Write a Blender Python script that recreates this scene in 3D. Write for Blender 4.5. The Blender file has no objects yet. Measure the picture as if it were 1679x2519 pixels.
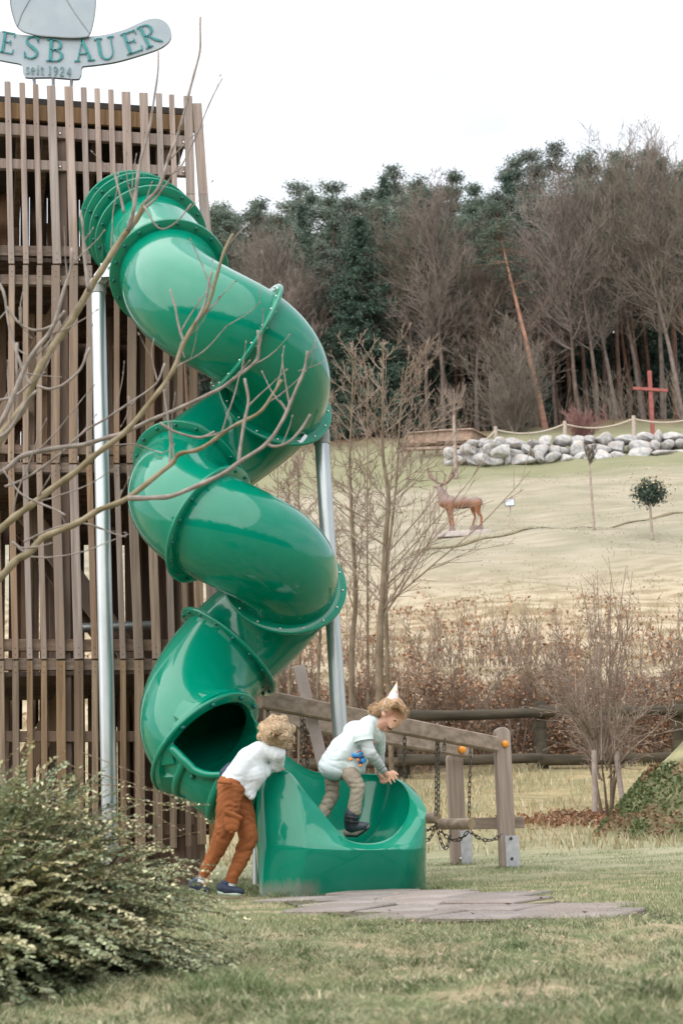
import bpy, math, random
import numpy as np
from mathutils import Vector, Matrix, noise
random.seed(7); np.random.seed(7)
RS = np.random.RandomState(11)
sc = bpy.context.scene
COL = sc.collection

# ------------------------------------------------------------------ camera
F = 3499.0; H = 0.38; PITCH = math.atan(770.5/3499); ROLL = 0.045
fwd = np.array([0, math.cos(PITCH), math.sin(PITCH)])
up0 = np.array([0, -math.sin(PITCH), math.cos(PITCH)])
rt0 = np.array([1.0, 0, 0])
UP = math.cos(ROLL)*up0 + math.sin(ROLL)*rt0
RT = math.cos(ROLL)*rt0 - math.sin(ROLL)*up0
CAM = np.array([0, 0, H])
cam = bpy.data.cameras.new("camera"); camo = bpy.data.objects.new("camera", cam); COL.objects.link(camo)
m = Matrix(((RT[0], UP[0], -fwd[0], 0), (RT[1], UP[1], -fwd[1], 0), (RT[2], UP[2], -fwd[2], H), (0, 0, 0, 1)))
camo.matrix_world = m
cam.sensor_fit = 'VERTICAL'; cam.sensor_height = 36.0; cam.lens = 36.0*F/2519
cam.clip_start = 0.05; cam.clip_end = 2000
cam.dof.use_dof = True; cam.dof.focus_distance = 8.9; cam.dof.aperture_fstop = 5.6
sc.camera = camo

def at(px, py, D):
    d = fwd*F + RT*(px-839.5) + UP*(1259.5-py)
    return CAM + d*(D/d[1])
def proj(p):
    d = np.asarray(p, float)-CAM; w = d@fwd
    return 839.5+(d@RT)/w*F, 1259.5-(d@UP)/w*F
def atv(px, py, D):
    px = np.asarray(px, float)[:, None]; py = np.asarray(py, float)[:, None]; D = np.asarray(D, float)
    d = fwd*F + RT*(px-839.5) + UP*(1259.5-py)
    return CAM + d*(D/d[:, 1])[:, None]

# ------------------------------------------------------------------ world, sun, exposure
W = bpy.data.worlds.new("World"); sc.world = W; W.use_nodes = True
nt = W.node_tree; nt.nodes.clear()
out = nt.nodes.new("ShaderNodeOutputWorld")
sky = nt.nodes.new("ShaderNodeTexSky"); sky.sky_type = 'NISHITA'; sky.sun_disc = False
SUN_EL, SUN_AZ = math.radians(48), math.radians(215)       # azimuth clockwise from +Y
sky.sun_elevation = SUN_EL; sky.sun_rotation = SUN_AZ; sky.dust_density = 4.0
bg1 = nt.nodes.new("ShaderNodeBackground"); bg1.inputs[1].default_value = 0.10
nt.links.new(sky.outputs[0], bg1.inputs[0])
tc = nt.nodes.new("ShaderNodeTexCoord")
mp = nt.nodes.new("ShaderNodeMapping"); mp.inputs['Scale'].default_value = (1, 1, 2.2)
nz = nt.nodes.new("ShaderNodeTexNoise"); nz.inputs['Scale'].default_value = 2.3; nz.inputs['Detail'].default_value = 5
cr = nt.nodes.new("ShaderNodeValToRGB")
cr.color_ramp.elements[0].position = 0.38; cr.color_ramp.elements[0].color = (0.62, 0.70, 0.80, 1)
cr.color_ramp.elements[1].position = 0.60; cr.color_ramp.elements[1].color = (1.0, 1.0, 1.0, 1)
nt.links.new(tc.outputs['Generated'], mp.inputs[0]); nt.links.new(mp.outputs[0], nz.inputs['Vector'])
nt.links.new(nz.outputs[0], cr.inputs[0])
bg2 = nt.nodes.new("ShaderNodeBackground"); bg2.inputs[1].default_value = 0.86
nt.links.new(cr.outputs[0], bg2.inputs[0])
mx = nt.nodes.new("ShaderNodeMixShader"); mx.inputs[0].default_value = 0.84
nt.links.new(bg1.outputs[0], mx.inputs[1]); nt.links.new(bg2.outputs[0], mx.inputs[2]); nt.links.new(mx.outputs[0], out.inputs[0])
sl = bpy.data.lights.new("sun", 'SUN'); sl.energy = 2.7; sl.angle = math.radians(115); sl.color = (1, 0.95, 0.88)
so = bpy.data.objects.new("sun", sl); COL.objects.link(so)
sd = Vector((math.sin(SUN_AZ)*math.cos(SUN_EL), math.cos(SUN_AZ)*math.cos(SUN_EL), math.sin(SUN_EL)))
so.rotation_euler = sd.to_track_quat('Z', 'Y').to_euler(); so.location = (-10, -10, 20)
sc.view_settings.view_transform = 'Standard'; sc.view_settings.look = 'None'
sc.view_settings.gamma = 1; sc.view_settings.exposure = 0.82
sc.render.engine = 'CYCLES'
sc.cycles.max_bounces = 6; sc.cycles.diffuse_bounces = 3; sc.cycles.glossy_bounces = 3
sc.cycles.transparent_max_bounces = 6; sc.cycles.caustics_reflective = False; sc.cycles.caustics_refractive = False
sc.cycles.use_denoising = True

# ------------------------------------------------------------------ materials
def s2l(r, g, b):
    f = lambda c: (c/255/12.92) if c/255 <= 0.04045 else ((c/255+0.055)/1.055)**2.4
    return (f(r), f(g), f(b))
def pm(name, c1, c2, scale=8, rough=0.8, bump=0.0, stretch=(1, 1, 1), rand=0.0, coat=0.0, metal=0.0, detail=5, lo=0.35, hi=0.65,
       attr=None, translucent=0.0, big=None, spec=0.5, bscale=None):
    m = bpy.data.materials.new(name); m.use_nodes = True; t = m.node_tree; N = t.nodes; L = t.links
    b = N['Principled BSDF']; b.inputs['Roughness'].default_value = rough; b.inputs['Metallic'].default_value = metal
    b.inputs['Coat Weight'].default_value = coat; b.inputs['Coat Roughness'].default_value = 0.04
    b.inputs['Specular IOR Level'].default_value = spec
    tc = N.new("ShaderNodeTexCoord"); mp = N.new("ShaderNodeMapping"); mp.inputs['Scale'].default_value = stretch
    L.new(tc.outputs['Object'], mp.inputs[0])
    n = N.new("ShaderNodeTexNoise"); n.inputs['Scale'].default_value = scale; n.inputs['Detail'].default_value = detail
    L.new(mp.outputs[0], n.inputs['Vector'])
    r = N.new("ShaderNodeValToRGB"); r.color_ramp.elements[0].position = lo; r.color_ramp.elements[1].position = hi
    r.color_ramp.elements[0].color = (*c1, 1); r.color_ramp.elements[1].color = (*c2, 1)
    L.new(n.outputs[0], r.inputs[0]); c = r.outputs[0]
    if big:
        n2 = N.new("ShaderNodeTexNoise"); n2.inputs['Scale'].default_value = big[0]; n2.inputs['Detail'].default_value = 3
        L.new(tc.outputs['Object'], n2.inputs['Vector'])
        r2 = N.new("ShaderNodeValToRGB"); r2.color_ramp.elements[0].position = big[2] if len(big) > 2 else 0.42
        r2.color_ramp.elements[1].position = big[3] if len(big) > 3 else 0.6
        r2.color_ramp.elements[0].color = (0, 0, 0, 1); r2.color_ramp.elements[1].color = (1, 1, 1, 1)
        L.new(n2.outputs[0], r2.inputs[0])
        mx = N.new("ShaderNodeMix"); mx.data_type = 'RGBA'; L.new(r2.outputs[0], mx.inputs[0])
        L.new(c, mx.inputs[6]); mx.inputs[7].default_value = (*big[1], 1); c = mx.outputs[2]
    if attr:
        a = N.new("ShaderNodeAttribute"); a.attribute_name = attr
        mx = N.new("ShaderNodeMix"); mx.data_type = 'RGBA'; mx.blend_type = 'MULTIPLY'; mx.inputs[0].default_value = 1
        L.new(c, mx.inputs[6]); L.new(a.outputs['Color'], mx.inputs[7]); c = mx.outputs[2]
    if rand:
        oi = N.new("ShaderNodeObjectInfo"); hs = N.new("ShaderNodeHueSaturation")
        mr = N.new("ShaderNodeMapRange"); mr.inputs[3].default_value = 1-rand; mr.inputs[4].default_value = 1+rand
        L.new(oi.outputs['Random'], mr.inputs[0]); L.new(mr.outputs[0], hs.inputs['Value']); L.new(c, hs.inputs['Color'])
        m2 = N.new("ShaderNodeMath"); m2.operation = 'MULTIPLY'; m2.inputs[1].default_value = 7.31
        L.new(oi.outputs['Random'], m2.inputs[0]); m3 = N.new("ShaderNodeMath"); m3.operation = 'FRACT'; L.new(m2.outputs[0], m3.inputs[0])
        mr2 = N.new("ShaderNodeMapRange"); mr2.inputs[3].default_value = 1-rand*1.2; mr2.inputs[4].default_value = 1+rand*1.2
        L.new(m3.outputs[0], mr2.inputs[0]); L.new(mr2.outputs[0], hs.inputs['Saturation'])
        c = hs.outputs[0]
    L.new(c, b.inputs['Base Color'])
    if bump:
        bn = N.new("ShaderNodeBump"); bn.inputs['Strength'].default_value = bump; bn.inputs['Distance'].default_value = 0.02
        if bscale:
            n3 = N.new("ShaderNodeTexNoise"); n3.inputs['Scale'].default_value = bscale; n3.inputs['Detail'].default_value = 4
            L.new(mp.outputs[0], n3.inputs['Vector']); L.new(n3.outputs[0], bn.inputs['Height'])
        else: L.new(n.outputs[0], bn.inputs['Height'])
        L.new(bn.outputs[0], b.inputs['Normal'])
    if translucent:
        tr = N.new("ShaderNodeBsdfTranslucent"); L.new(c, tr.inputs[0]); ms = N.new("ShaderNodeMixShader"); ms.inputs[0].default_value = translucent
        L.new(b.outputs[0], ms.inputs[1]); L.new(tr.outputs[0], ms.inputs[2]); L.new(ms.outputs[0], N['Material Output'].inputs[0])
    return m

# ------------------------------------------------------------------ object helpers
def tag(o, label=None, cat=None, group=None, kind=None):
    if label: o['label'] = label
    if cat: o['category'] = cat
    if group: o['group'] = group
    if kind: o['kind'] = kind
    return o
def thing(name, label, cat, loc=(0, 0, 0), group=None):
    o = bpy.data.objects.new(name, None); COL.objects.link(o); o.location = loc; o.empty_display_size = 0.2
    return tag(o, label, cat, group)
def link(name, me, parent=None, mw=None):
    """links a mesh whose vertices are in world space under parent (an Empty at loc, unrotated)"""
    o = bpy.data.objects.new(name, me); COL.objects.link(o)
    if parent is not None:
        o.parent = parent
        off = wloc(parent); o.location = (-off[0], -off[1], -off[2])
    return o
def wloc(o):
    v = Vector((0, 0, 0))
    while o is not None: v = v + Vector(o.location); o = o.parent
    return v
def mesh(name, V, Fs, mat, smooth=False, loops=None):
    me = bpy.data.meshes.new(name)
    V = np.asarray(V, dtype=np.float32)
    if isinstance(Fs, np.ndarray):
        k = Fs.shape[1]; n = len(Fs)
        me.vertices.add(len(V)); me.vertices.foreach_set("co", V.ravel())
        me.loops.add(n*k); me.loops.foreach_set("vertex_index", Fs.astype(np.int32).ravel())
        me.polygons.add(n); me.polygons.foreach_set("loop_start", np.arange(0, n*k, k, dtype=np.int32))
        me.update(calc_edges=True)
    else:
        me.from_pydata([tuple(map(float, v)) for v in V], [], [tuple(f) for f in Fs]); me.update()
    if mat is not None:
        for mm in (mat if isinstance(mat, (list, tuple)) else [mat]): me.materials.append(mm)
    if smooth: me.polygons.foreach_set("use_smooth", np.ones(len(me.polygons), dtype=bool))
    return me
def color_attr(me, cols):
    a = me.attributes.new("tint", 'FLOAT_COLOR', 'POINT')
    c = np.ones((len(cols), 4), dtype=np.float32); c[:, :3] = cols
    a.data.foreach_set("color", c.ravel())
class MB:
    def __init__(s): s.V = []; s.F = []
    def add(s, V, F):
        n = len(s.V); s.V += [tuple(v) for v in V]; s.F += [tuple(i+n for i in f) for f in F]; return s
    def obox(s, c, ax, ay, az, bev=0.0):
        """box with centre c and half-axis vectors"""
        c, ax, ay, az = map(lambda q: np.asarray(q, float), (c, ax, ay, az))
        if not bev:
            V = [c+i*ax+j*ay+k*az for k in (-1, 1) for j in (-1, 1) for i in (-1, 1)]
            return s.add(V, [(0, 2, 3, 1), (4, 5, 7, 6), (0, 1, 5, 4), (2, 6, 7, 3), (0, 4, 6, 2), (1, 3, 7, 5)])
        # chamfered along the az direction edges and ends
        lx, ly, lz = [np.linalg.norm(q) for q in (ax, ay, az)]
        bx, by, bz = bev/lx, bev/ly, bev/lz
        def ring(z, ins):
            x, y = 1-ins*bx, 1-ins*by; a, b = x-bx, y-by
            return [c+i*ax+j*ay+z*az for i, j in ((x, b), (a, y), (-a, y), (-x, b), (-x, -b), (-a, -y), (a, -y), (x, -b))]
        V = ring(-1, 1)+ring(-1+bz, 0)+ring(1-bz, 0)+ring(1, 1)
        Fs = [tuple(reversed(range(8))), tuple(range(24, 32))]
        for r in range(3):
            for i in range(8): j = (i+1) % 8; Fs.append((r*8+i, r*8+j, r*8+8+j, r*8+8+i))
        return s.add(V, Fs)
    def beam(s, p, q, w, h, up=(0, 0, 1), bev=0.004):
        """bar from p to q, width w across, h along up"""
        p, q = np.asarray(p, float), np.asarray(q, float); d = q-p; L = np.linalg.norm(d); d = d/L
        u = np.asarray(up, float); u = u-d*np.dot(u, d); u /= np.linalg.norm(u); r = np.cross(d, u)
        return s.obox((p+q)/2, r*w/2, u*h/2, d*L/2, bev)
    def tube(s, pts, rad, n=12, caps=True):
        pts = [np.asarray(p, float) for p in pts]
        if not hasattr(rad, '__len__'): rad = [rad]*len(pts)
        T = [pts[min(i+1, len(pts)-1)]-pts[max(i-1, 0)] for i in range(len(pts))]
        ref = np.array([0, 0, 1.0]) if abs(T[0][2]) < 0.9*np.linalg.norm(T[0]) else np.array([1.0, 0, 0])
        V = []
        for p, t, r in zip(pts, T, rad):
            t = t/np.linalg.norm(t); u = ref-t*np.dot(ref, t); u /= np.linalg.norm(u); w = np.cross(t, u); ref = u
            V += [p+r*(math.cos(a)*u+math.sin(a)*w) for a in np.linspace(0, 2*math.pi, n, endpoint=False)]
        Fs = []
        for k in range(len(pts)-1):
            for i in range(n): j = (i+1) % n; Fs.append((k*n+i, k*n+j, (k+1)*n+j, (k+1)*n+i))
        if caps: Fs.append(tuple(reversed(range(n)))); Fs.append(tuple(range((len(pts)-1)*n, len(pts)*n)))
        return s.add(V, Fs)
    def mesh(s, name, mat, smooth=False): return mesh(name, s.V, s.F, mat, smooth)
    def build(s, name, mat, parent=None, smooth=False, angle=None):
        me = s.mesh(name, mat, smooth or angle is not None)
        if angle is not None: sharp(me, angle)
        return link(name, me, parent)
def sharp(me, deg=35):
    me.polygons.foreach_set("use_smooth", np.ones(len(me.polygons), dtype=bool))
    try: me.set_sharp_from_angle(angle=math.radians(deg))
    except Exception: pass
def segmesh(name, S, mat, sides=4):
    """S: array (n, 8): p0 p1 r0 r1 -> separate tapered prisms"""
    S = np.asarray(S, float); P0, P1, R0, R1 = S[:, :3], S[:, 3:6], S[:, 6], S[:, 7]
    d = P1-P0; L = np.linalg.norm(d, axis=1)[:, None]+1e-9; d = d/L
    P1 = P1 + d*R1[:, None]*0.5
    ref = np.where(np.abs(d[:, 2:3]) < 0.9, np.array([[0, 0, 1.0]]), np.array([[1.0, 0, 0]]))
    u = np.cross(d, ref); u /= np.linalg.norm(u, axis=1)[:, None]; w = np.cross(d, u)
    n = len(S); V = np.zeros((n, 2*sides, 3))
    for i in range(sides):
        a = 2*math.pi*i/sides; o = math.cos(a)*u+math.sin(a)*w
        V[:, i] = P0+o*R0[:, None]; V[:, sides+i] = P1+o*R1[:, None]
    base = (np.arange(n)*2*sides)[:, None]
    Fs = np.concatenate([base+np.array([[i, (i+1) % sides, sides+(i+1) % sides, sides+i]]) for i in range(sides)])
    return mesh(name, V.reshape(-1, 3), Fs, mat, True)
def spline(P, n, closed=False):
    P = np.asarray(P, float); K = len(P); out = []
    if not closed:
        Q = np.vstack([2*P[0]-P[1], P, 2*P[-1]-P[-2]]); segs = K-1
    else:
        Q = np.vstack([P[-1], P, P[0], P[1]]); segs = K
    for t in np.linspace(0, segs, n, endpoint=not closed):
        i = min(int(t), segs-1); f = t-i; a, b, c, d = Q[i], Q[i+1], Q[i+2], Q[i+3]
        out.append(0.5*((2*b)+(-a+c)*f+(2*a-5*b+4*c-d)*f*f+(-a+3*b-3*c+d)*f**3))
    return np.array(out)
def ico(sub):
    import bmesh
    bm = bmesh.new(); bmesh.ops.create_icosphere(bm, subdivisions=sub, radius=1.0)
    V = np.array([v.co[:] for v in bm.verts]); Fs = [tuple(v.index for v in f.verts) for f in bm.faces]; bm.free(); return V, Fs
ICO1, ICO2, ICO3 = ico(1), ico(2), ico(3)
def blob(name, prims, voxel, smooth, mat, parent=None, wr=None, post=None):
    """union of tapered capsules ('c',p,q,r0,r1), ellipsoids ('e',c,axes3x3 rows scaled) -> one smooth closed skin"""
    b = MB()
    for pr in prims:
        if pr[0] == 'c':
            p, q, r0, r1 = np.asarray(pr[1], float), np.asarray(pr[2], float), pr[3], pr[4]
            L = np.linalg.norm(q-p); n = max(2, int(L/(0.35*min(r0, r1)))+1)
            for t in np.linspace(0, 1, n): b.add(ICO2[0]*(r0+(r1-r0)*t)+p+(q-p)*t, ICO2[1])
        else:
            b.add(ICO3[0] @ np.asarray(pr[2], float)+np.asarray(pr[1], float), ICO3[1])
    o = b.build(name, mat, None)
    md = o.modifiers.new("r", 'REMESH'); md.mode = 'VOXEL'; md.voxel_size = voxel
    ms = o.modifiers.new("s", 'SMOOTH'); ms.factor = 0.5; ms.iterations = smooth
    dg = bpy.context.evaluated_depsgraph_get(); dg.update()
    me = bpy.data.meshes.new_from_object(o.evaluated_get(dg))
    bpy.data.objects.remove(o)
    V = np.zeros(len(me.vertices)*3); me.vertices.foreach_get("co", V); V = V.reshape(-1, 3)
    Nn = np.zeros(len(me.vertices)*3); me.vertices.foreach_get("normal", Nn); Nn = Nn.reshape(-1, 3)
    if wr:
        amp, sc_, dirv = wr; dirv = np.asarray(dirv, float)
        h = np.array([ridge((v*sc_+dirv*0)*1.0, dirv) for v in V]); V = V+Nn*(h*amp)[:, None]
    if post is not None: V = post(V, Nn)
    me.vertices.foreach_set("co", V.astype(np.float32).ravel()); me.update()
    me.polygons.foreach_set("use_smooth", np.ones(len(me.polygons), dtype=bool))
    me.materials.clear(); me.materials.append(mat); me.name = name
    return link(name, me, parent)
def ridge(v, s):
    p = Vector((v[0]*s[0], v[1]*s[1], v[2]*s[2]))
    a = noise.noise(p); b = noise.noise(p*2.1+Vector((5, 3, 1)))
    return (1-2*abs(a)*1.6)*0.7+b*0.5-0.4
def bake_wr(o, amp, sc3): pass
# ------------------------------------------------------------------ terrain
_py = np.array([-200, -20, 0, 13, 15, 17.5, 20, 24, 26.5, 30, 36, 40, 45, 48, 50, 54, 58, 64, 69.5, 71.0, 73, 78, 90, 120, 200, 600])
_pz = np.array([0, 0, 0, 0, 0.06, 0.30, 0.62, 1.0, 1.5, 2.8, 4.9, 6.4, 8.3, 9.5, 10.2, 11.05, 12.7, 15.3, 17.6, 18.4, 19.6, 21.8, 24.0, 27, 37, 60])
_ty = np.arange(-200, 600, 0.25); _tz = np.interp(_ty, _py, _pz)
_k = np.hanning(17); _k /= _k.sum(); _tz = np.convolve(np.pad(_tz, 8, mode='edge'), _k, mode='valid')
def gz(x, y):
    x = np.asarray(x, float); y = np.asarray(y, float)
    z = np.interp(y, _ty, _tz)
    f = np.clip((y-30)/40, 0, 1); z = z+f*0.02*x
    g = np.clip((y-14)/10, 0, 1)
    z = z+g*(0.05*np.sin(x*0.9+y*0.4)+0.07*np.sin(x*0.31-y*0.55+2)+0.03*np.sin(2.2*x+1.1*y))*np.clip(y/30, .4, 1.5)
    z = z+(1-g)*0.004*(np.sin(x*3.1+y*1.7)+np.sin(x*5.3-y*4.1))
    z = z+0.018*np.exp(-((x+0.75)**2+(y-8.55)**2)/0.12)          # little rise worn beside the slide
    nb = np.clip((5.3-y)/0.5, 0, 1)*np.clip((y-1)/1.0, 0, 1)      # rougher bank in front of the tiles
    z = z+nb*0.012*(np.sin(x*9+y*5)+np.sin(x*4.3-y*11+1)+np.sin(x*17-y*7))
    return z
def gzs(x, y): return float(gz(x, y))
def on_ground(px, D, py0=2000):
    p = at(px, py0, D); z = gzs(p[0], D)
    for _ in range(3):
        # shift along the pixel column
        q = at(px, py0+50, D); t = (z-p[2])/(q[2]-p[2]); p2 = p+(q-p)*t; p = p2; z = gzs(p[0], D); py0 = py0+50*t
    return np.array([p[0], D, z])
u = np.linspace(-1, 1, 281); gx = np.sinh(u*5.2)/np.sinh(5.2)*260
gy = np.concatenate([np.linspace(-60, 0, 12), np.arange(0.5, 14, 0.12), np.arange(14, 30, 0.3), np.arange(30, 100, 1.0), np.arange(102, 400, 12)])
X, Y = np.meshgrid(gx, gy); Z = gz(X, Y); V = np.stack([X, Y, Z], -1).reshape(-1, 3)
nx, ny = len(gx), len(gy); I = np.arange(nx*ny).reshape(ny, nx)
Q = np.stack([I[:-1, :-1], I[:-1, 1:], I[1:, 1:], I[1:, :-1]], -1).reshape(-1, 4)
# ground colours: short lawn near, straw in the middle, pale meadow up the hill, leaf litter in the wood
mg = bpy.data.materials.new("meadow_ground"); mg.use_nodes = True; t = mg.node_tree; N = t.nodes; L = t.links
bs = N['Principled BSDF']; bs.inputs['Roughness'].default_value = 0.95; bs.inputs['Specular IOR Level'].default_value = 0.1
def noi(scale, detail=5, vec=None, st=(1, 1, 1)):
    mpn = N.new("ShaderNodeMapping"); mpn.inputs['Scale'].default_value = st; L.new(geo.outputs['Position'], mpn.inputs[0])
    n = N.new("ShaderNodeTexNoise"); n.inputs['Scale'].default_value = scale; n.inputs['Detail'].default_value = detail
    L.new(mpn.outputs[0], n.inputs['Vector']); return n.outputs[0]
def ramp(inp, a, b, ca=(0, 0, 0), cb=(1, 1, 1)):
    r = N.new("ShaderNodeValToRGB"); r.color_ramp.elements[0].position = a; r.color_ramp.elements[1].position = b
    r.color_ramp.elements[0].color = (*ca, 1); r.color_ramp.elements[1].color = (*cb, 1); L.new(inp, r.inputs[0]); return r.outputs[0]
def mixc(f, a, b):
    m_ = N.new("ShaderNodeMix"); m_.data_type = 'RGBA'
    if isinstance(f, float): m_.inputs[0].default_value = f
    else: L.new(f, m_.inputs[0])
    for i, q in ((6, a), (7, b)):
        if isinstance(q, tuple): m_.inputs[i].default_value = (*q, 1)
        else: L.new(q, m_.inputs[i])
    return m_.outputs[2]
geo = N.new("ShaderNodeNewGeometry"); sx = N.new("ShaderNodeSeparateXYZ"); L.new(geo.outputs['Position'], sx.inputs[0])
def yr(a, b):
    r = N.new("ShaderNodeMapRange"); r.inputs[1].default_value = a; r.inputs[2].default_value = b; L.new(sx.outputs[1], r.inputs[0]); return r.outputs[0]
def ym(inp, dy):     # wobble the y thresholds
    return inp
lawn = mixc(ramp(noi(3.5, 8), .42, .58), (0.17, 0.19, 0.10), (0.38, 0.31, 0.21))
lawn = mixc(ramp(noi(40, 4), .35, .65), lawn, mixc(0.5, lawn, (0.07, 0.085, 0.03)))
lawnfar = mixc(ramp(noi(1.2, 7, st=(1, 2.2, 1)), .36, .62), (0.22, 0.235, 0.14), (0.33, 0.31, 0.21))
straw = mixc(ramp(noi(1.6, 8, st=(1, 2, 1)), .38, .62), (0.22, 0.20, 0.11), (0.34, 0.27, 0.155))
mead = mixc(ramp(noi(0.35, 8, st=(1, 2.5, 1)), .38, .62), (0.258, 0.243, 0.180), (0.335, 0.30, 0.237))
rough_ = mixc(ramp(noi(1.1, 7, st=(1, 1.8, 1)), .40, .58), (0.24, 0.19, 0.115), (0.41, 0.345, 0.25))
mead = mixc(ramp(noi(1.1, 8, st=(.5, 3.5, 1)), .45, .60), mead, mixc(0.30, mead, (0.19, 0.165, 0.10)))
green = (0.16, 0.175, 0.085)
litter = mixc(ramp(noi(0.8, 6), .4, .6), (0.06, 0.042, 0.03), (0.14, 0.09, 0.055))
c = mixc(yr(8.5, 11), lawn, lawnfar); c = mixc(yr(14, 18), c, straw); c = mixc(yr(24, 27), c, rough_)
c = mixc(yr(38, 47), c, mead)
# greener strip below the stone wall
mm1 = N.new("ShaderNodeMath"); mm1.operation = 'MULTIPLY'; L.new(yr(64.0, 66.5), mm1.inputs[0]); mm1.inputs[1].default_value = 0.6
c = mixc(mm1.outputs[0], c, green); c = mixc(yr(74, 78), c, litter)
L.new(c, bs.inputs['Base Color'])
bn = N.new("ShaderNodeBump"); bn.inputs['Strength'].default_value = 0.6; bn.inputs['Distance'].default_value = 0.05; L.new(noi(14, 8), bn.inputs['Height']); L.new(bn.outputs[0], bs.inputs['Normal'])
ground = link("ground", mesh("ground", V, Q, mg, True)); tag(ground, kind='structure')

# a faint mown edge running across the hillside
def ribbon(name, pts, w, mat, lift):
    P = spline(pts, 60); V = []; 
    for i, p in enumerate(P):
        for s in (-1, 1):
            x, y = p[0], p[1]+s*(w/2)*(0.8+0.4*noise.noise(Vector((i*.7, s, 3))))
            V.append((x, y, gzs(x, y)+lift))
    Fq = [(2*i, 2*i+2, 2*i+3, 2*i+1) for i in range(len(P)-1)]
    return link(name, mesh(name, V, Fq, mat, True))
M_edge = pm("trodden_grass", (0.10, 0.075, 0.04), (0.20, 0.17, 0.09), 3, 0.95, lo=.3, hi=.7)
ep = [on_ground(px, D) for px, D in ((1010, 46.5), (1180, 49), (1340, 51), (1500, 53), (1640, 55), (1800, 57))]
tag(ribbon("path", [(p[0], p[1]) for p in ep], 0.45, M_edge, 0.03), kind='structure')

# ------------------------------------------------------------------ rubber tiles in front of the slide
M_rub = pm("rubber_tile", (0.165, 0.14, 0.125), (0.27, 0.235, 0.215), 60, 0.9, 0.35, rand=0.14, big=(2.5, (0.30, 0.26, 0.245), .5, .75), lo=.3, hi=.7)
M_bed = pm("tile_bed", (0.05, 0.04, 0.03), (0.10, 0.08, 0.05), 20, 1)
polyx = [(-0.52, 8.27), (0.52, 8.36), (1.28, 5.15), (0.12, 5.62), (-0.34, 7.3)]
def inpoly(x, y, P, grow=0):
    c = False; n = len(P)
    for i in range(n):
        x1, y1 = P[i]; x2, y2 = P[(i+1) % n]
        if (y1 > y) != (y2 > y) and x < (x2-x1)*(y-y1)/(y2-y1)+x1: c = not c
    return c
PT = [(-0.42, 8.22), (0.40, 8.32), (0.62, 7.6), (0.86, 6.4), (1.12, 5.35), (1.0, 5.25), (0.2, 5.66), (-0.08, 6.7)]
bed = mesh("paved_area", [(x, y, 0.006) for x, y in [(-0.5, 8.2), (0.45, 8.35), (0.75, 7.4), (1.15, 5.4), (0.15, 5.65), (-0.2, 6.7)]], [(0, 5, 4, 3, 2, 1)], M_bed)
bed.flip_normals()
bedo = tag(link("paved_area", bed), kind='structure')
ang = math.radians(-34); uu = np.array([math.cos(ang), math.sin(ang)]); vv = np.array([-math.sin(ang), math.cos(ang)])
tiles = []
for i in range(-14, 15):
    for j in range(-14, 15):
        c = np.array([0.3, 7.0])+uu*(i*0.402+0.2*(j % 2))+vv*j*0.402
        if inpoly(c[0], c[1], PT): tiles.append(c)
hh = 0.1935; tb = MB().obox((0, 0, 0), (uu[0]*hh, uu[1]*hh, 0), (vv[0]*hh, vv[1]*hh, 0), (0, 0, 0.013), 0.006)
tme = tb.mesh("rubber_tile", M_rub); sharp(tme, 30)
for c in tiles:
    o = bpy.data.objects.new("rubber_tile", tme); COL.objects.link(o); o.parent = bedo
    o.location = (c[0], c[1], 0.001+RS.uniform(-.002, .006)+gzs(c[0], c[1])*0.5); o.rotation_euler = (RS.uniform(-.02, .02), RS.uniform(-.022, .022), RS.uniform(-.01, .01))

# ------------------------------------------------------------------ grass blades
def grass(name, n, ylo, yhi, half, hmin, hmax, w, cols, excl=None, power=1.0, seed=3, clump=None, zf=None, bend=.5):
    R = np.random.RandomState(seed)
    y = ylo+(yhi-ylo)*R.rand(n)**power; x = (R.rand(n)*2-1)*half*y if callable(half) is False else half(y, R)
    if clump:
        h = np.array([noise.noise(Vector((a*clump, b*clump, 0)))+0.5*noise.noise(Vector((a*clump*3.1, b*clump*3.1, 5))) for a, b in zip(x, y)])
        keep = h > R.rand(n)*0.9-0.50; x, y, h = x[keep], y[keep], h[keep]
    else: h = np.zeros(n)
    if excl is not None:
        k = ~excl(x, y); x, y, h = x[k], y[k], h[k]
    n = len(x); z = (zf or gz)(x, y)-0.004
    hg = (hmin+(hmax-hmin)*R.rand(n)**1.6)*(1+0.6*np.clip(h, -0.5, 1)); a = R.rand(n)*2*np.pi; b = bend*(0.3+1.3*R.rand(n)); tw = R.rand(n)*2*np.pi
    d = np.stack([np.cos(a)*b, np.sin(a)*b, np.ones(n)], -1)*hg[:, None]
    s = np.stack([np.cos(tw), np.sin(tw), np.zeros(n)], -1)*(w*(0.7+.6*R.rand(n)))[:, None]
    P = np.stack([x, y, z], -1); mid = P+d*np.array([0.35, 0.35, 0.6]); tip = P+d*np.array([1, 1, 0.85])
    V = np.stack([P-s, P+s, mid+s*.7, mid-s*.7, tip], 1).reshape(-1, 3)
    B = (np.arange(n)*5)[:, None]; Fs = np.concatenate([B+np.array([[0, 1, 2]]), B+np.array([[0, 2, 3]]), B+np.array([[3, 2, 4]])])
    cols = np.array(cols); pk = R.rand(n)-0.25*h; ci = np.clip((pk*len(cols)).astype(int), 0, len(cols)-1); cc = cols[ci]*(0.75+.5*R.rand(n))[:, None]
    me = mesh(name, V, Fs, M_grass); color_attr(me, np.repeat(cc, 5, 0))
    return tag(link(name, me), kind='stuff')
M_grass = pm("grass_blade", (1, 1, 1), (1, 1, 1), 3, 0.75, attr="tint", translucent=0.25, spec=0.2)
GC = [(0.115, 0.165, 0.07), (0.165, 0.215, 0.10), (0.25, 0.285, 0.15), (0.33, 0.345, 0.21), (0.45, 0.42, 0.28), (0.56, 0.50, 0.36)]
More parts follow.
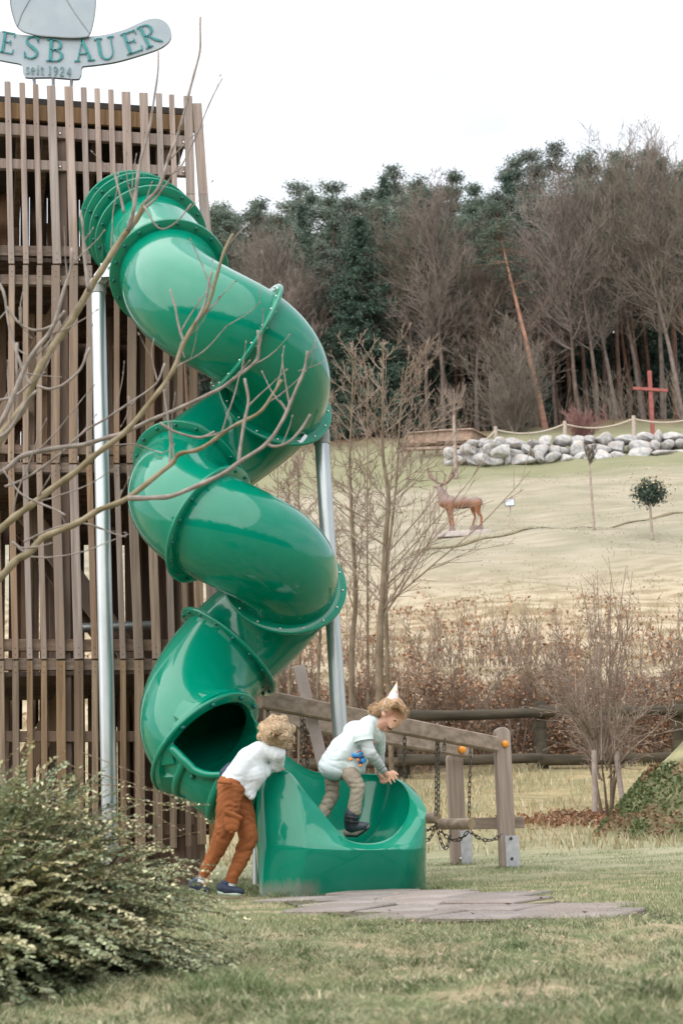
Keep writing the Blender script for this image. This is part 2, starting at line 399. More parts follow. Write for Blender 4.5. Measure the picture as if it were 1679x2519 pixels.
def tile_ex(x, y):
    r = np.zeros(len(x), bool)
    ins = np.array([inpoly(a, b, [(-0.48, 8.1), (0.45, 8.35), (0.74, 7.45), (1.16, 5.35), (0.15, 5.65), (-0.15, 6.7)]) if (-1 < a < 2 and 5 < b < 8.7) else False for a, b in zip(x, y)])
    tr = (x > -0.46) & (x < 0.5) & (y > 8.3) & (y < 9.0)
    return ins | tr
grass("grass", 170000, 2.3, 5.6, 0.30, 0.008, 0.024, 0.0012, GC, tile_ex, 1.25, 3, clump=2.6, bend=1.7)
grass("grass", 120000, 5.2, 14.0, 0.28, 0.012, 0.034, 0.0018, [GC[1], GC[2], GC[3], GC[3], GC[4]], tile_ex, 1.3, 4, clump=1.3)
grass("grass", 45000, 14.0, 30.0, 0.27, 0.04, 0.16, 0.006, [GC[3], GC[4], GC[5], (0.32, 0.24, 0.12), (0.38, 0.30, 0.18)], None, 1.0, 5, clump=0.6)
grass("grass", 26000, 29.0, 66.0, 0.27, 0.03, 0.09, 0.014, [(0.27, 0.26, 0.16), (0.33, 0.31, 0.21), (0.38, 0.34, 0.24), (0.42, 0.37, 0.27)], None, 0.8, 6, clump=0.35)
# longer tufts: by the trough, by the bush, by the posts
def tuft(cx, cy, rad, n, h, cols=GC[:4], seed=1, w=.0016):
    R0 = np.random.RandomState(seed)
    return dict(cx=cx, cy=cy, rad=rad, n=n, h=h, cols=cols, seed=seed, w=w)
def tufts(L):
    for d in L:
        grass("grass_tuft", d['n'], 0, 1, (lambda y, R, d=d: d['cx']+R.randn(len(y))*d['rad']), d['h']*.4, d['h'], d['w'], d['cols'], seed=d['seed'])
def tuft_mesh(L, name="long_grass"):
    Vs, Fs, Cs, nb = [], [], [], 0
    for (cx, cy, rx, ry, n, h, w, cols, sd_) in L:
        R = np.random.RandomState(sd_); x = cx+R.randn(n)*rx; y = cy+R.randn(n)*ry; z = gz(x, y)-.004
        hg = h*(0.35+.65*R.rand(n)); a = R.rand(n)*6.283; b = 0.5+1.5*R.rand(n); tw = R.rand(n)*6.283
        d = np.stack([np.cos(a)*b, np.sin(a)*b, np.ones(n)], -1)*hg[:, None]; s = np.stack([np.cos(tw), np.sin(tw), 0*tw], -1)*w
        P = np.stack([x, y, z], -1); mid = P+d*np.array([.35, .35, .6]); tip = P+d*np.array([1, 1, .85])
        V = np.stack([P-s, P+s, mid+s*.7, mid-s*.7, tip], 1).reshape(-1, 3); B = (np.arange(n)*5)[:, None]+nb
        Fs += [B+np.array([[0, 1, 2]]), B+np.array([[0, 2, 3]]), B+np.array([[3, 2, 4]])]; nb += 5*n; Vs.append(V)
        cols = np.array(cols); Cs.append(np.repeat(cols[R.randint(0, len(cols), n)]*(.7+.6*R.rand(n))[:, None], 5, 0))
    me = mesh(name, np.concatenate(Vs), np.concatenate(Fs), M_grass); color_attr(me, np.concatenate(Cs)); return tag(link(name, me), kind='stuff')
TL = []
for i, t_ in enumerate(np.linspace(0, 1, 26)): TL.append((-0.50+1.0*t_, 8.22+0.1*t_, 0.03, 0.012, 14+int(26*RS.rand()), 0.03+.03*RS.rand(), .0014, GC[:4], 100+i))
TL += [(0.49, 8.34, .05, .03, 140, .07, .0016, GC[:3], 140), (-0.80, 9.1, .18, .2, 500, .07, .002, GC[:4], 141), (-1.0, 9.3, .3, .25, 900, .09, .0022, GC[:4], 142), (-0.55, 8.5, .05, .15, 250, .05, .0016, GC[:4], 143)]
pp = on_ground(1255, 11.36); TL.append((pp[0], pp[1], .07, .05, 260, .05, .002, GC[:3], 144)); pp = on_ground(1128, 12.66); TL.append((pp[0], pp[1], .12, .05, 200, .05, .002, GC[:3], 145))
for i in range(9): TL.append((-0.42+0.04*i+RS.randn()*.05, 3.30+RS.rand()*.4, .05, .05, 130, .08, .0014, GC[:3], 160+i))
for i in range(620):
    y_ = 2.9+RS.rand()**1.2*2.8; x_ = (RS.rand()*2-1)*.26*y_; TL.append((x_, y_, .02+.045*RS.rand(), .022, 40, .020+.022*RS.rand(), .0013, [(.055, .09, .035), (.08, .12, .05), (.12, .155, .07)] if i % 5 < 3 else GC[3:6], 2000+i))
for i in range(90):
    y_ = 5.6+RS.rand()*5; x_ = 0.2+RS.rand()*.24*y_
    if not tile_ex(np.array([x_]), np.array([y_]))[0]: TL.append((x_, y_, .05, .04, 30, .035, .0016, GC[1:4], 500+i))
for i in range(60):   # grass creeping over the edge of the tiles
    k = i % 5; a_, b_ = [((-.42, 8.1), (-.2, 6.7)), ((-.2, 6.7), (.15, 5.68)), ((.15, 5.63), (1.16, 5.25)), ((1.18, 5.3), (.78, 7.5)), ((.78, 7.5), (.5, 8.35))][k]
    f = RS.rand(); TL.append((a_[0]+(b_[0]-a_[0])*f+RS.randn()*.03, a_[1]+(b_[1]-a_[1])*f+RS.randn()*.03, .06, .04, 45, .04, .0014, GC[1:5], 700+i))
tuft_mesh(TL)
# straws and fallen leaves on the near lawn
M_dead = pm("dry_leaf", (0.30, 0.17, 0.09), (0.42, 0.30, 0.19), 30, 0.9, rand=0.2)
Vd, Fd = [], []
for i in range(130):
    y_ = 2.9+RS.rand()**1.3*8; x_ = (RS.rand()*2-1)*.25*y_; z_ = gzs(x_, y_)+.02; a = RS.rand()*6.28; s_ = .008+.014*RS.rand(); n_ = len(Vd)
    ca, sa = math.cos(a)*s_, math.sin(a)*s_; tl = RS.uniform(-.5, .5)*s_
    Vd += [(x_-ca, y_-sa, z_), (x_+sa*.5, y_-ca*.5, z_+tl), (x_+ca, y_+sa, z_+abs(tl)), (x_-sa*.5, y_+ca*.5, z_+s_*.3)]; Fd.append((n_, n_+1, n_+2, n_+3))
tag(link("fallen_leaves", mesh("fallen_leaves", Vd, Fd, M_dead)), kind='stuff')

# ------------------------------------------------------------------ the tube slide
def green_plastic(name):
    m = bpy.data.materials.new(name); m.use_nodes = True; t = m.node_tree; N = t.nodes; L = t.links
    b = N['Principled BSDF']; tc = N.new("ShaderNodeTexCoord"); geo = N.new("ShaderNodeNewGeometry")
    n = N.new("ShaderNodeTexNoise"); n.inputs['Scale'].default_value = 3.0; n.inputs['Detail'].default_value = 6; L.new(geo.outputs['Position'], n.inputs['Vector'])
    mx = N.new("ShaderNodeMix"); mx.data_type = 'RGBA'; mx.inputs[6].default_value = (0.0, 0.175, 0.104, 1); mx.inputs[7].default_value = (0.0, 0.208, 0.134, 1); L.new(n.outputs[0], mx.inputs[0])
    # chalky scuffed foot where the plastic meets the soil
    s = N.new("ShaderNodeSeparateXYZ"); L.new(geo.outputs['Position'], s.inputs[0])
    n2 = N.new("ShaderNodeTexNoise"); n2.inputs['Scale'].default_value = 14; n2.inputs['Detail'].default_value = 6
    mp = N.new("ShaderNodeMapping"); mp.inputs['Scale'].default_value = (3, 3, .5); L.new(geo.outputs['Position'], mp.inputs[0]); L.new(mp.outputs[0], n2.inputs['Vector'])
    ad = N.new("ShaderNodeMath"); ad.operation = 'MULTIPLY_ADD'; ad.inputs[1].default_value = 0.10; L.new(n2.outputs[0], ad.inputs[0]); L.new(s.outputs[2], ad.inputs[2])
    mr = N.new("ShaderNodeMapRange"); mr.inputs[1].default_value = 0.10; mr.inputs[2].default_value = 0.155; mr.inputs[3].default_value = 0.75; mr.inputs[4].default_value = 0; L.new(ad.outputs[0], mr.inputs[0])
    mrx = N.new("ShaderNodeMapRange"); mrx.inputs[1].default_value = -0.26; mrx.inputs[2].default_value = -0.20; mrx.inputs[3].default_value = 1; mrx.inputs[4].default_value = 0.10; L.new(s.outputs[0], mrx.inputs[0])
    mu = N.new("ShaderNodeMath"); mu.operation = 'MULTIPLY'; L.new(mr.outputs[0], mu.inputs[0]); L.new(mrx.outputs[0], mu.inputs[1])
    m2 = N.new("ShaderNodeMix"); m2.data_type = 'RGBA'; L.new(mu.outputs[0], m2.inputs[0]); L.new(mx.outputs[2], m2.inputs[6]); m2.inputs[7].default_value = (0.20, 0.20, 0.17, 1)
    # dusty film and rain streaks
    mp5 = N.new("ShaderNodeMapping"); mp5.inputs['Scale'].default_value = (7, 7, 1.1); L.new(geo.outputs['Position'], mp5.inputs[0])
    n5 = N.new("ShaderNodeTexNoise"); n5.inputs['Scale'].default_value = 2.2; n5.inputs['Detail'].default_value = 8; L.new(mp5.outputs[0], n5.inputs['Vector'])
    r5 = N.new("ShaderNodeMapRange"); r5.inputs[1].default_value = .50; r5.inputs[2].default_value = .75; r5.inputs[3].default_value = 0; r5.inputs[4].default_value = .22; L.new(n5.outputs[0], r5.inputs[0])
    m6 = N.new("ShaderNodeMix"); m6.data_type = 'RGBA'; L.new(r5.outputs[0], m6.inputs[0]); L.new(m2.outputs[2], m6.inputs[6]); m6.inputs[7].default_value = (0.01, 0.25, 0.17, 1)
    L.new(m6.outputs[2], b.inputs['Base Color'])
    rr = N.new("ShaderNodeMapRange"); rr.inputs[1].default_value = 0.35; rr.inputs[2].default_value = 0.7; rr.inputs[3].default_value = 0.10; rr.inputs[4].default_value = 0.20; L.new(n.outputs[0], rr.inputs[0])
    L.new(rr.outputs[0], b.inputs['Roughness'])
    b.inputs['Coat Weight'].default_value = 0.55; b.inputs['Coat Roughness'].default_value = 0.03; b.inputs['Specular IOR Level'].default_value = 0.20
    bp = N.new("ShaderNodeBump"); bp.inputs['Strength'].default_value = 0.12; bp.inputs['Distance'].default_value = 0.03
    n4 = N.new("ShaderNodeTexNoise"); n4.inputs['Scale'].default_value = 5; n4.inputs['Detail'].default_value = 2; L.new(geo.outputs['Position'], n4.inputs['Vector'])
    L.new(n4.outputs[0], bp.inputs['Height']); L.new(bp.outputs[0], b.inputs['Normal'])
    return m
M_green = green_plastic("green_plastic")
M_gin = M_green
M_boltg = pm("bolt_cap_green", (0.0, 0.10, 0.09), (0.0, 0.13, 0.11), 20, 0.25)
M_bolts = pm("bolt_steel", (0.55, 0.56, 0.56), (0.7, 0.7, 0.7), 30, 0.3, metal=0.9)
M_galv = pm("galvanised_steel", (0.40, 0.44, 0.46), (0.56, 0.60, 0.62), 9, 0.38, 0.05, stretch=(1, 1, 0.25), metal=0.75, lo=.3, hi=.7)
M_cap = pm("grey_cap", (0.25, 0.25, 0.25), (0.31, 0.31, 0.31), 9, 0.45)
slide = thing("tube_slide", "tall spiralling green tube slide with glossy plastic tube and open end trough", "slide", (at(600, 1000, 8.95)[0], 8.95, 0))
DA = 8.95; RH = 0.30; TR = 0.338; FR = 0.403
ctrl = [(190, 692), (297, 830), (385, 985), (510, 1160), (606, 1288), (735, 1440), (830, 1600), (928, 1812)]
phs = np.arange(190, 930, 4.0)
yy = np.interp(phs, [c[0] for c in ctrl], [c[1] for c in ctrl]); kk = np.hanning(15); kk /= kk.sum()
yy = np.convolve(np.pad(yy, 7, mode='reflect', reflect_type='odd'), kk, mode='valid')
path = [at(326, 553, 9.95), at(336, 556, 9.78), at(352, 564, 9.6), at(370, 580, 9.42), at(392, 612, 9.24), at(418, 655, 9.06)]
for ph, y_ in zip(phs, yy):
    a = math.radians(ph); axp = 549+(y_-690)*(601-549)/1120; RH = float(np.interp(ph, [190, 560, 660, 740], [.340, .340, .316, .308]))
    p = at(axp, y_, DA+RH*math.sin(a)); ax = at(axp, y_, DA)[0]
    path.append(np.array([ax+RH*math.cos(a), DA+RH*math.sin(a), p[2]]))
nE = 6; nL = len(path)-1
tail = [at(528, 1856, 8.74), at(560, 1888, 8.72), at(600, 1912, 8.72), at(650, 1924, 8.72), at(700, 1930, 8.72)]
path += tail
path = np.array(path)
for _ in range(4): path[1:-1] = 0.25*path[:-2]+0.5*path[1:-1]+0.25*path[2:]
# arc-length resample with remembered control indices
seg = np.linalg.norm(np.diff(path, axis=0), axis=1); S = np.concatenate([[0], np.cumsum(seg)])
def pos(s): return np.array([np.interp(s, S, path[:, k]) for k in range(3)])
def tang(s):
    d = pos(s+0.03)-pos(s-0.03); return d/np.linalg.norm(d)
def frame(s):
    T = tang(min(max(s, 0.031), S[-1]-0.031)); B = np.cross(T, [0, 0, 1.0]); B /= np.linalg.norm(B); return T, B, np.cross(B, T)
def sphi(ph): return float(np.interp((ph-190)/4.0+nE, np.arange(len(S)), S))
def sweep(s0, s1, r, n=64, a0=0, a1=360, ds=0.02, closed=True, rfun=None):
    ks = max(2, int(abs(s1-s0)/ds)+1); V = []; na = n if closed else n+1
    for s in np.linspace(s0, s1, ks):
        T, B, Nn = frame(s); c = pos(s); rr = rfun((s-s0)/(s1-s0)) if rfun else r
        for k in range(na):
            a = math.radians(a0+(a1-a0)*k/n); V.append(c+rr*(math.cos(a)*B+math.sin(a)*Nn))
    Fs = []
    for i in range(ks-1):
        for k in range(n): j = (k+1) % na; Fs.append((i*na+k, i*na+j, (i+1)*na+j, (i+1)*na+k))
    return V, Fs
def annulus_ring(c, T, B, Nn, ri, ro, th, n=72, a0=0, a1=360, bev=0.006):
    """flange pair: thin disc of thickness th around the tube with rounded rim"""
    full = abs(a1-a0) >= 360; prof = [(ri, -th/2), (ro-bev, -th/2), (ro, -th/2+bev), (ro, th/2-bev), (ro-bev, th/2), (ri, th/2)]
    V = []; na = n if full else n+1; m_ = len(prof)
    for k in range(na):
        a = math.radians(a0+(a1-a0)*k/n); e = math.cos(a)*B+math.sin(a)*Nn
        for r_, t_ in prof: V.append(c+e*r_+T*t_)
    Fs = []
    for k in range(n):
        j = (k+1) % na
        for i in range(m_): Fs.append((k*m_+i, k*m_+(i+1) % m_, j*m_+(i+1) % m_, j*m_+i))
    return V, Fs
hs = [v for v in ICO2[0]]
bolt_me = {}
def bolt(c, T, r, mat, parent, name="bolt"):
    key = mat.name
    if key not in bolt_me:
        me = mesh("bolt", ICO1[0] if False else ICO2[0], ICO2[1], mat, True); bolt_me[key] = me
    o = bpy.data.objects.new(name, bolt_me[key]); COL.objects.link(o); o.parent = parent
    w = wloc(parent); o.location = tuple(np.asarray(c)-np.array(w)); o.scale = (r, r, r*0.85)
    o.rotation_euler = Vector(T).to_track_quat('Z', 'Y').to_euler(); return o
def flange(s, side=1, a0=0, a1=360, nb=16, ro=FR, steel=False, off=0.0, th=0.026):
    T, B, Nn = frame(s); c = pos(s); b = MB().add(*annulus_ring(c, T, B, Nn, TR-0.004, ro, th, a0=a0, a1=a1))
    o = b.build("flange", M_green, slide, angle=50)
    for k in range(nb):
        a = math.radians(a0+off+(a1-a0)*(k+.5)/nb); e = math.cos(a)*B+math.sin(a)*Nn; p = c+e*((TR+ro)/2+.004)
        if side in (1, 2): bolt(p+T*(th/2+.002), T, 0.013 if not steel else 0.008, M_boltg if not steel else M_bolts, o)
        if side in (-1, 2): bolt(p-T*(th/2+.002), -T, 0.008, M_bolts, o)
    return o
sA, sB, sC, sD = 0.03, S[1]+.02, S[2]+.03, S[3]+.02
sE = sphi(190); sF, sG, sH, sI, sJ, sK, sL = [sphi(q) for q in (297, 388, 512, 606, 733, 830, 926)]
cuts = [0.0, sA, sB, sC, sD, sE, sF, sG, sH, sI, sJ, sK, sL]
for i in range(len(cuts)-1):
    if cuts[i+1]-cuts[i] < 0.02: continue
    V_, F_ = sweep(cuts[i], cuts[i+1], TR, n=72)
    link("tube_section", mesh("tube_section", V_, F_, M_green, True), slide)
for s in (sA, sB, sC, sD): flange(s, 1, nb=14)
flange(sE, 1, nb=18); flange(sF, 2, nb=18, steel=True); flange(sG, -1, nb=16); flange(sH, 1, nb=16); flange(sI, 1, nb=16, off=5)
flange(sJ, -1, nb=16); flange(sK, 1, nb=16)
# end ring with the ribbed collar (the mouth)
T, B, Nn = frame(sL); c0 = pos(sL)
mo = MB().add(*annulus_ring(c0, T, B, Nn, TR-.004, 0.40, 0.03)).build("flange", M_green, slide, angle=50)
ringb = [58, 84, 108, 145, 165, 198, 225]
for a_ in [20, 55, 92, 122, 152, 172, 205, 232, 258]:
    a = math.radians(a_); e = math.cos(a)*B+math.sin(a)*Nn; bolt(c0+e*0.372+T*0.022, T, 0.016, M_boltg, mo)
def collar():
    n = 144; V = []; rows = []
    Tc_ = np.array([.62, -.78, .02]); Tc_ /= np.linalg.norm(Tc_); Bc_ = np.cross(Tc_, [0, 0, 1.]); Bc_ /= np.linalg.norm(Bc_); Nc_ = np.cross(Bc_, Tc_)
    prof = [(0.388, 0.012), (0.378, 0.03), (0.364, 0.035), (0.338, 0.125), (0.330, 0.133), (0.309, 0.133), (0.301, 0.125), (0.31, 0.0)]
    for k in range(n):
        a = 360*k/n; ar = math.radians(a); e = math.cos(ar)*B+math.sin(ar)*Nn
        rib = 0
        for q in (20, 55, 92, 122, 152, 180, 208, 236, 264, 292, 330):
            d_ = abs((a-q+180) % 360-180)
            if d_ < 7: rib = max(rib, min(1, (7-d_)/2.5))
        for i, (r_, t_) in enumerate(prof):
            dr = -0.020*rib if i in (2, 3, 4) else (-0.008*rib if i == 5 else 0)
            e2 = math.cos(ar)*Bc_+math.sin(ar)*Nc_; w_ = min(1, t_/.1); ee = e*(1-w_)+e2*w_; ee /= np.linalg.norm(ee); V.append(c0+ee*(r_+dr)+(T*(1-w_)+Tc_*w_)*t_)
    m_ = len(prof); Fs = []
    for k in range(n):
        j = (k+1) % n
        for i in range(m_-1): Fs.append((k*m_+i, k*m_+i+1, j*m_+i+1, j*m_+i))
    b = MB().add(V, Fs); return b.build("mouth_collar", M_green, slide, angle=40)
collar()
# open half pipe from the mouth to the trough, with a turned rim
def halfpipe():
    s0, s1 = sL+0.02, S[-1]; ks = 40; n = 40; V = []; m_ = 0
    for i in range(ks):
        f = i/(ks-1); s = s0+(s1-s0)*f; T, B, Nn = frame(s); c = pos(s); r = 0.335-0.01*f
        open_ = 4-22*math.sin(math.pi*min(1, f*1.05+.0))**0.8                                 # the wall comes down from the collar to the rim
        best = None
        for q in np.arange(40, -60, -0.5):
            e_ = c+0.365*(math.cos(math.radians(q))*B+math.sin(math.radians(q))*Nn); px_, py_ = proj(e_); dd_ = abs(py_-float(np.interp(px_, [395, 412, 448, 476, 505, 540, 700], [1806, 1823, 1861, 1890, 1902, 1903, 1904])))
            if best is None or dd_ < best[0]-1e-6: best = (dd_, q)
        top = best[1]; prof = []
        for k in range(n+1):
            a = math.radians(top-(top+182)*k/n); prof.append((r, a))
        row = []
        a = prof[0][1]; e = math.cos(a)*B+math.sin(a)*Nn; up_ = -math.sin(a)*B+math.cos(a)*Nn
        row += [c+e*(r+.040)-up_*.032, c+e*(r+.042)-up_*.004, c+e*(r+.034)+up_*.006, c+e*(r+.010)+up_*.006]
        for r_, a in prof: row.append(c+r_*(math.cos(a)*B+math.sin(a)*Nn))
        a = prof[-1][1]; e = math.cos(a)*B+math.sin(a)*Nn; up_ = math.sin(a)*B-math.cos(a)*Nn
        row += [c+e*(r+.010)+up_*.008, c+e*(r+.034)+up_*.008, c+e*(r+.040)-up_*.02]
        m_ = len(row); V += row
    Fs = [(i*m_+k, i*m_+k+1, (i+1)*m_+k+1, (i+1)*m_+k) for i in range(ks-1) for k in range(m_-1)]
    o = link("half_pipe", mesh("half_pipe", V, Fs, M_green, True), slide)
    md = o.modifiers.new("solid", 'SOLIDIFY'); md.thickness = 0.008; md.offset = 0
    # ribs round the outside and bolt caps
    for s in (sL+0.10, sL+0.27, sL+0.44):
        T, B, Nn = frame(s); c = pos(s)
        b = MB().add(*annulus_ring(c, T, B, Nn, 0.325, 0.362, 0.05, n=40, a0=-8, a1=-178, bev=.012)); r_ = b.build("rib", M_green, slide, angle=50)
    for s, a_ in ((sL+0.165, -22), (sL+0.38, -18), (sL+0.13, -62), (sL+.34, -75), (sL+.36, -50)):
        T, B, Nn = frame(s); c = pos(s); a = math.radians(a_); e = math.cos(a)*B+math.sin(a)*Nn; bolt(c+e*0.345, e, 0.016, M_boltg, o)
halfpipe()
# end trough
RIM = [(640, 1898, 8.42), (656, 1893, 8.38), (690, 1896, 8.34), (718, 1908, 8.30), (752, 1952, 8.27), (780, 1988, 8.25), (820, 2039, 8.24), (856, 2068, 8.24), (899, 2077, 8.25),
       (946, 2069, 8.28), (986, 2039, 8.34), (1008, 1996, 8.44), (1006, 1956, 8.56), (986, 1926, 8.70), (950, 1911, 8.84), (900, 1906, 8.93), (840, 1905, 8.96), (776, 1901, 8.96),
       (738, 1884, 8.95), (706, 1862, 8.93), (672, 1852, 8.90), (640, 1862, 8.88), (632, 1960, 8.84), (632, 2020, 8.74), (630, 2042, 8.62), (632, 2020, 8.50), (637, 1945, 8.43)]
SHO = [(633, 1926, 8.38), (648, 1900, 8.33), (690, 1899, 8.28), (720, 1914, 8.25), (738, 1956, 8.22), (751, 2000, 8.20), (759, 2046, 8.17), (840, 2078, 8.17), (900, 2090, 8.18),
       (952, 2084, 8.20), (1008, 2058, 8.26), (1046, 2006, 8.38), (1034, 1965, 8.54), (1008, 1934, 8.72), (960, 1916, 8.92), (900, 1912, 9.02), (840, 1912, 9.04), (776, 1912, 9.04),
       (738, 1898, 9.03), (706, 1876, 9.01), (668, 1868, 8.98), (634, 1880, 8.94), (628, 1970, 8.88), (628, 2050, 8.76), (626, 2070, 8.62), (628, 2050, 8.46), (630, 1970, 8.40)]
CRE = [(637, 2086, 8.34), (662, 2086, 8.27), (695, 2087, 8.22), (725, 2088, 8.18), (742, 2088, 8.155), (753, 2088, 8.14), (766, 2089, 8.135), (868, 2091, 8.14), (905, 2091, 8.145),
       (960, 2090, 8.16), (1015, 2088, 8.20), (1046, 2085, 8.32), (1046, 2082, 8.50), (1040, 2080, 8.70), (1010, 2078, 8.95), (930, 2078, 9.06), (850, 2078, 9.08), (776, 2078, 9.08),
       (738, 2078, 9.07), (706, 2078, 9.05), (668, 2078, 9.02), (634, 2078, 8.97), (630, 2082, 8.90), (630, 2084, 8.76), (629, 2086, 8.62), (630, 2087, 8.48), (632, 2087, 8.40)]
def ground_of(p, inset):
    c = np.array([0.0, 8.6]); q = np.array([p[0], p[1]]); q = c+(q-c)*(1-inset); return np.array([q[0], q[1], -0.02])
NR = 216
def loopify(Lp, sub=None):
    P = np.array([at(*q) for q in Lp]); return spline(P, NR, closed=True)
r_, s_, c_ = loopify(RIM), loopify(SHO), loopify(CRE)
GRD = [(637, 2206, 8.30), (662, 2205, 8.27), (692, 2202, 8.25), (714, 2201, 8.23), (726, 2200, 8.22), (735, 2199, 8.22), (748, 2199, 8.22), (862, 2195, 8.25), (900, 2194, 8.26), (955, 2192, 8.28), (1000, 2190, 8.30), (1030, 2186, 8.42)]
g_ = []
GP = np.array([at(*q) for q in GRD]); full = [ground_of(at(*q), 0.03) for q in CRE]
for i in range(len(GRD)): full[i] = np.array([GP[i][0], GP[i][1], -0.02])
g_ = spline(np.array(full), NR, closed=True)
ctr = at(850, 2108, 8.60); rows = []
for q in np.linspace(0, 1, 26)[1:-1][::-1]:
    h_ = math.cos(q*math.pi/2); v_ = math.sin(q*math.pi/2)**1.15
    row = np.empty((NR, 3)); row[:, :2] = ctr[:2]+(r_[:, :2]-ctr[:2])*h_; row[:, 2] = r_[:, 2]+(ctr[2]-r_[:, 2])*v_; 
    row[:, 2] = np.maximum(row[:, 2], ctr[2]); rows.append(row)
inn = len(rows)
lift = np.array([0, 0, 0.012]); mid = (r_+s_)/2; outn = s_-r_; 
rows += [r_-outn*0.08+lift*0.2, r_+outn*0.18+lift, mid+lift*0.9, s_+lift*0.1, s_+(c_-s_)*.12, s_+(c_-s_)*.5, c_-(c_-s_)*.05, c_+(g_-c_)*.03, c_+(g_-c_)*.5, g_]
V = [ctr]; 
for row in rows: V += list(row)
Fs = [(0, 1+k, 1+(k+1) % NR) for k in range(NR)]
for i in range(len(rows)-1):
    for k in range(NR): j = (k+1) % NR; Fs.append((1+i*NR+k, 1+(i+1)*NR+k, 1+(i+1)*NR+j, 1+i*NR+j))
me = mesh("end_trough", V, Fs, M_green, True); sharp(me, 60); link("end_trough", me, slide)
# support poles
def pole(pts, r, capz, name="support_pole"):
    P0, P1 = np.asarray(pts[0]), np.asarray(pts[1]); o = MB().tube([P0, P1], r, 24).build(name, M_galv, slide, angle=40)
    d = (P0-P1)/np.linalg.norm(P0-P1); MB().tube([P0-d*0.10, P0-d*.005, P0+d*0.004], [r*1.14, r*1.14, r*1.06], 24).build("pole_cap", M_cap, o if False else slide, angle=30); return P0, d
P0, d = pole([at(241, 690, 9.30), at(274, 2215, 9.30)], 0.050, 0)
c2 = at(262, 2180, 9.3)
b = MB().beam(at(243, 690, 9.28), at(270, 655, 9.2), 0.06, 0.09).beam(at(268, 668, 9.22), at(300, 640, 9.1), 0.07, 0.012).obox(at(262, 668, 9.2), (0.035, 0, 0), (0, 0.03, 0), (0, 0, 0.05)); b.build("pole_bracket", M_galv, slide)
P0, d = pole([at(789, 1058, 9.32), at(857, 2140, 9.32)], 0.050, 0)
MB().beam(at(789, 1060, 9.3), at(785, 1030, 9.28), 0.03, 0.03).beam(at(787, 1040, 9.28), at(748, 1075, 9.15), 0.05, 0.012).build("pole_bracket", M_galv, slide)
MB().tube([at(630, 1990, 8.9), at(630, 2175, 8.9)], 0.022, 16).build("support_pole", M_galv, slide, angle=40)
MB().beam(at(735, 1092, 9.0), at(752, 1070, 9.03), 0.02, 0.03).build("bracket_plate", M_bolts, slide)
# ------------------------------------------------------------------ wooden slat tower
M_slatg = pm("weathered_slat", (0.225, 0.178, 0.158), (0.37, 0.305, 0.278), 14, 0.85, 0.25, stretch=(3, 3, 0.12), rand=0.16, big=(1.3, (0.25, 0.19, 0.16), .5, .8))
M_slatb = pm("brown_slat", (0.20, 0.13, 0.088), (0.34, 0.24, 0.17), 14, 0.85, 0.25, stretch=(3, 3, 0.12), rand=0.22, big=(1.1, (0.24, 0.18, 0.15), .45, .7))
M_slatd = pm("dark_brown_slat", (0.15, 0.095, 0.055), (0.26, 0.175, 0.105), 14, 0.85, 0.25, stretch=(3, 3, 0.12), rand=0.22)  # darker brown, for the lowest tier and the fascia
M_beam = pm("cross_beam_wood", (0.13, 0.09, 0.065), (0.24, 0.175, 0.135), 10, 0.85, 0.25, stretch=(0.15, 3, 3), rand=0.12)
M_dark = pm("shaded_inner_wood", (0.045, 0.022, 0.016), (0.10, 0.055, 0.038), 8, 0.9, 0.1, stretch=(2, 2, .3), rand=0.25)  # darker than the outer slats; shade inside the tower is in the colour
M_dark2 = pm("shaded_frame_wood", (0.10, 0.06, 0.04), (0.18, 0.115, 0.078), 8, 0.9, 0.1, stretch=(2, 2, .3), rand=0.2)  # frame tone, also darkened in colour for the tower's shaded inside
M_screw = pm("screw_dark", (0.02, 0.015, 0.015), (0.05, 0.04, 0.04), 8, 0.6)
M_roof = pm("roof_felt", (0.035, 0.028, 0.025), (0.06, 0.05, 0.045), 8, 0.9)
def TD(px): return 9.72+0.00067*px
tower = thing("slat_tower", "tall playground tower clad in weathered upright wooden slats behind the green tube", "tower", (at(150, 1200, 9.8)[0], 10.5, 0))
def face(px, py, off=0.0): return at(px, py, TD(px)+off)
# rows of (px at top, px at bottom, width px); y at joints
J = [(-30, 195), (0, 0)]
sec = [
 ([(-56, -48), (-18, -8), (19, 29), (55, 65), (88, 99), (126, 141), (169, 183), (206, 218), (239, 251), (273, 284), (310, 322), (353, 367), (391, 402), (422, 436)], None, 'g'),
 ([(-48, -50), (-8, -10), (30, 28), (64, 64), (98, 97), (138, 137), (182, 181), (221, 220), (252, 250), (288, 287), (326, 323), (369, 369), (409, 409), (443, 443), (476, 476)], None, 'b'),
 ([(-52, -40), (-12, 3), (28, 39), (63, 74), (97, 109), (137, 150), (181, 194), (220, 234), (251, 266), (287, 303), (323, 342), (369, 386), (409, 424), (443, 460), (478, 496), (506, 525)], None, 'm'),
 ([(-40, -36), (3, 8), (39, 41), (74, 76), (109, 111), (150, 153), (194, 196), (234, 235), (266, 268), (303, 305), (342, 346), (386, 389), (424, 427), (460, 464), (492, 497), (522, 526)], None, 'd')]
wid = [15, 15, 15, 14, 14, 22, 22, 15, 14, 14, 23, 22, 16, 14, 20, 22]
def ytop(px): return 202+0.078*px
def yj(i, px): return [None, 652-0.0*px, 1142+0.0*px, 1624-0.004*px, 2088][i]
screws = MB()
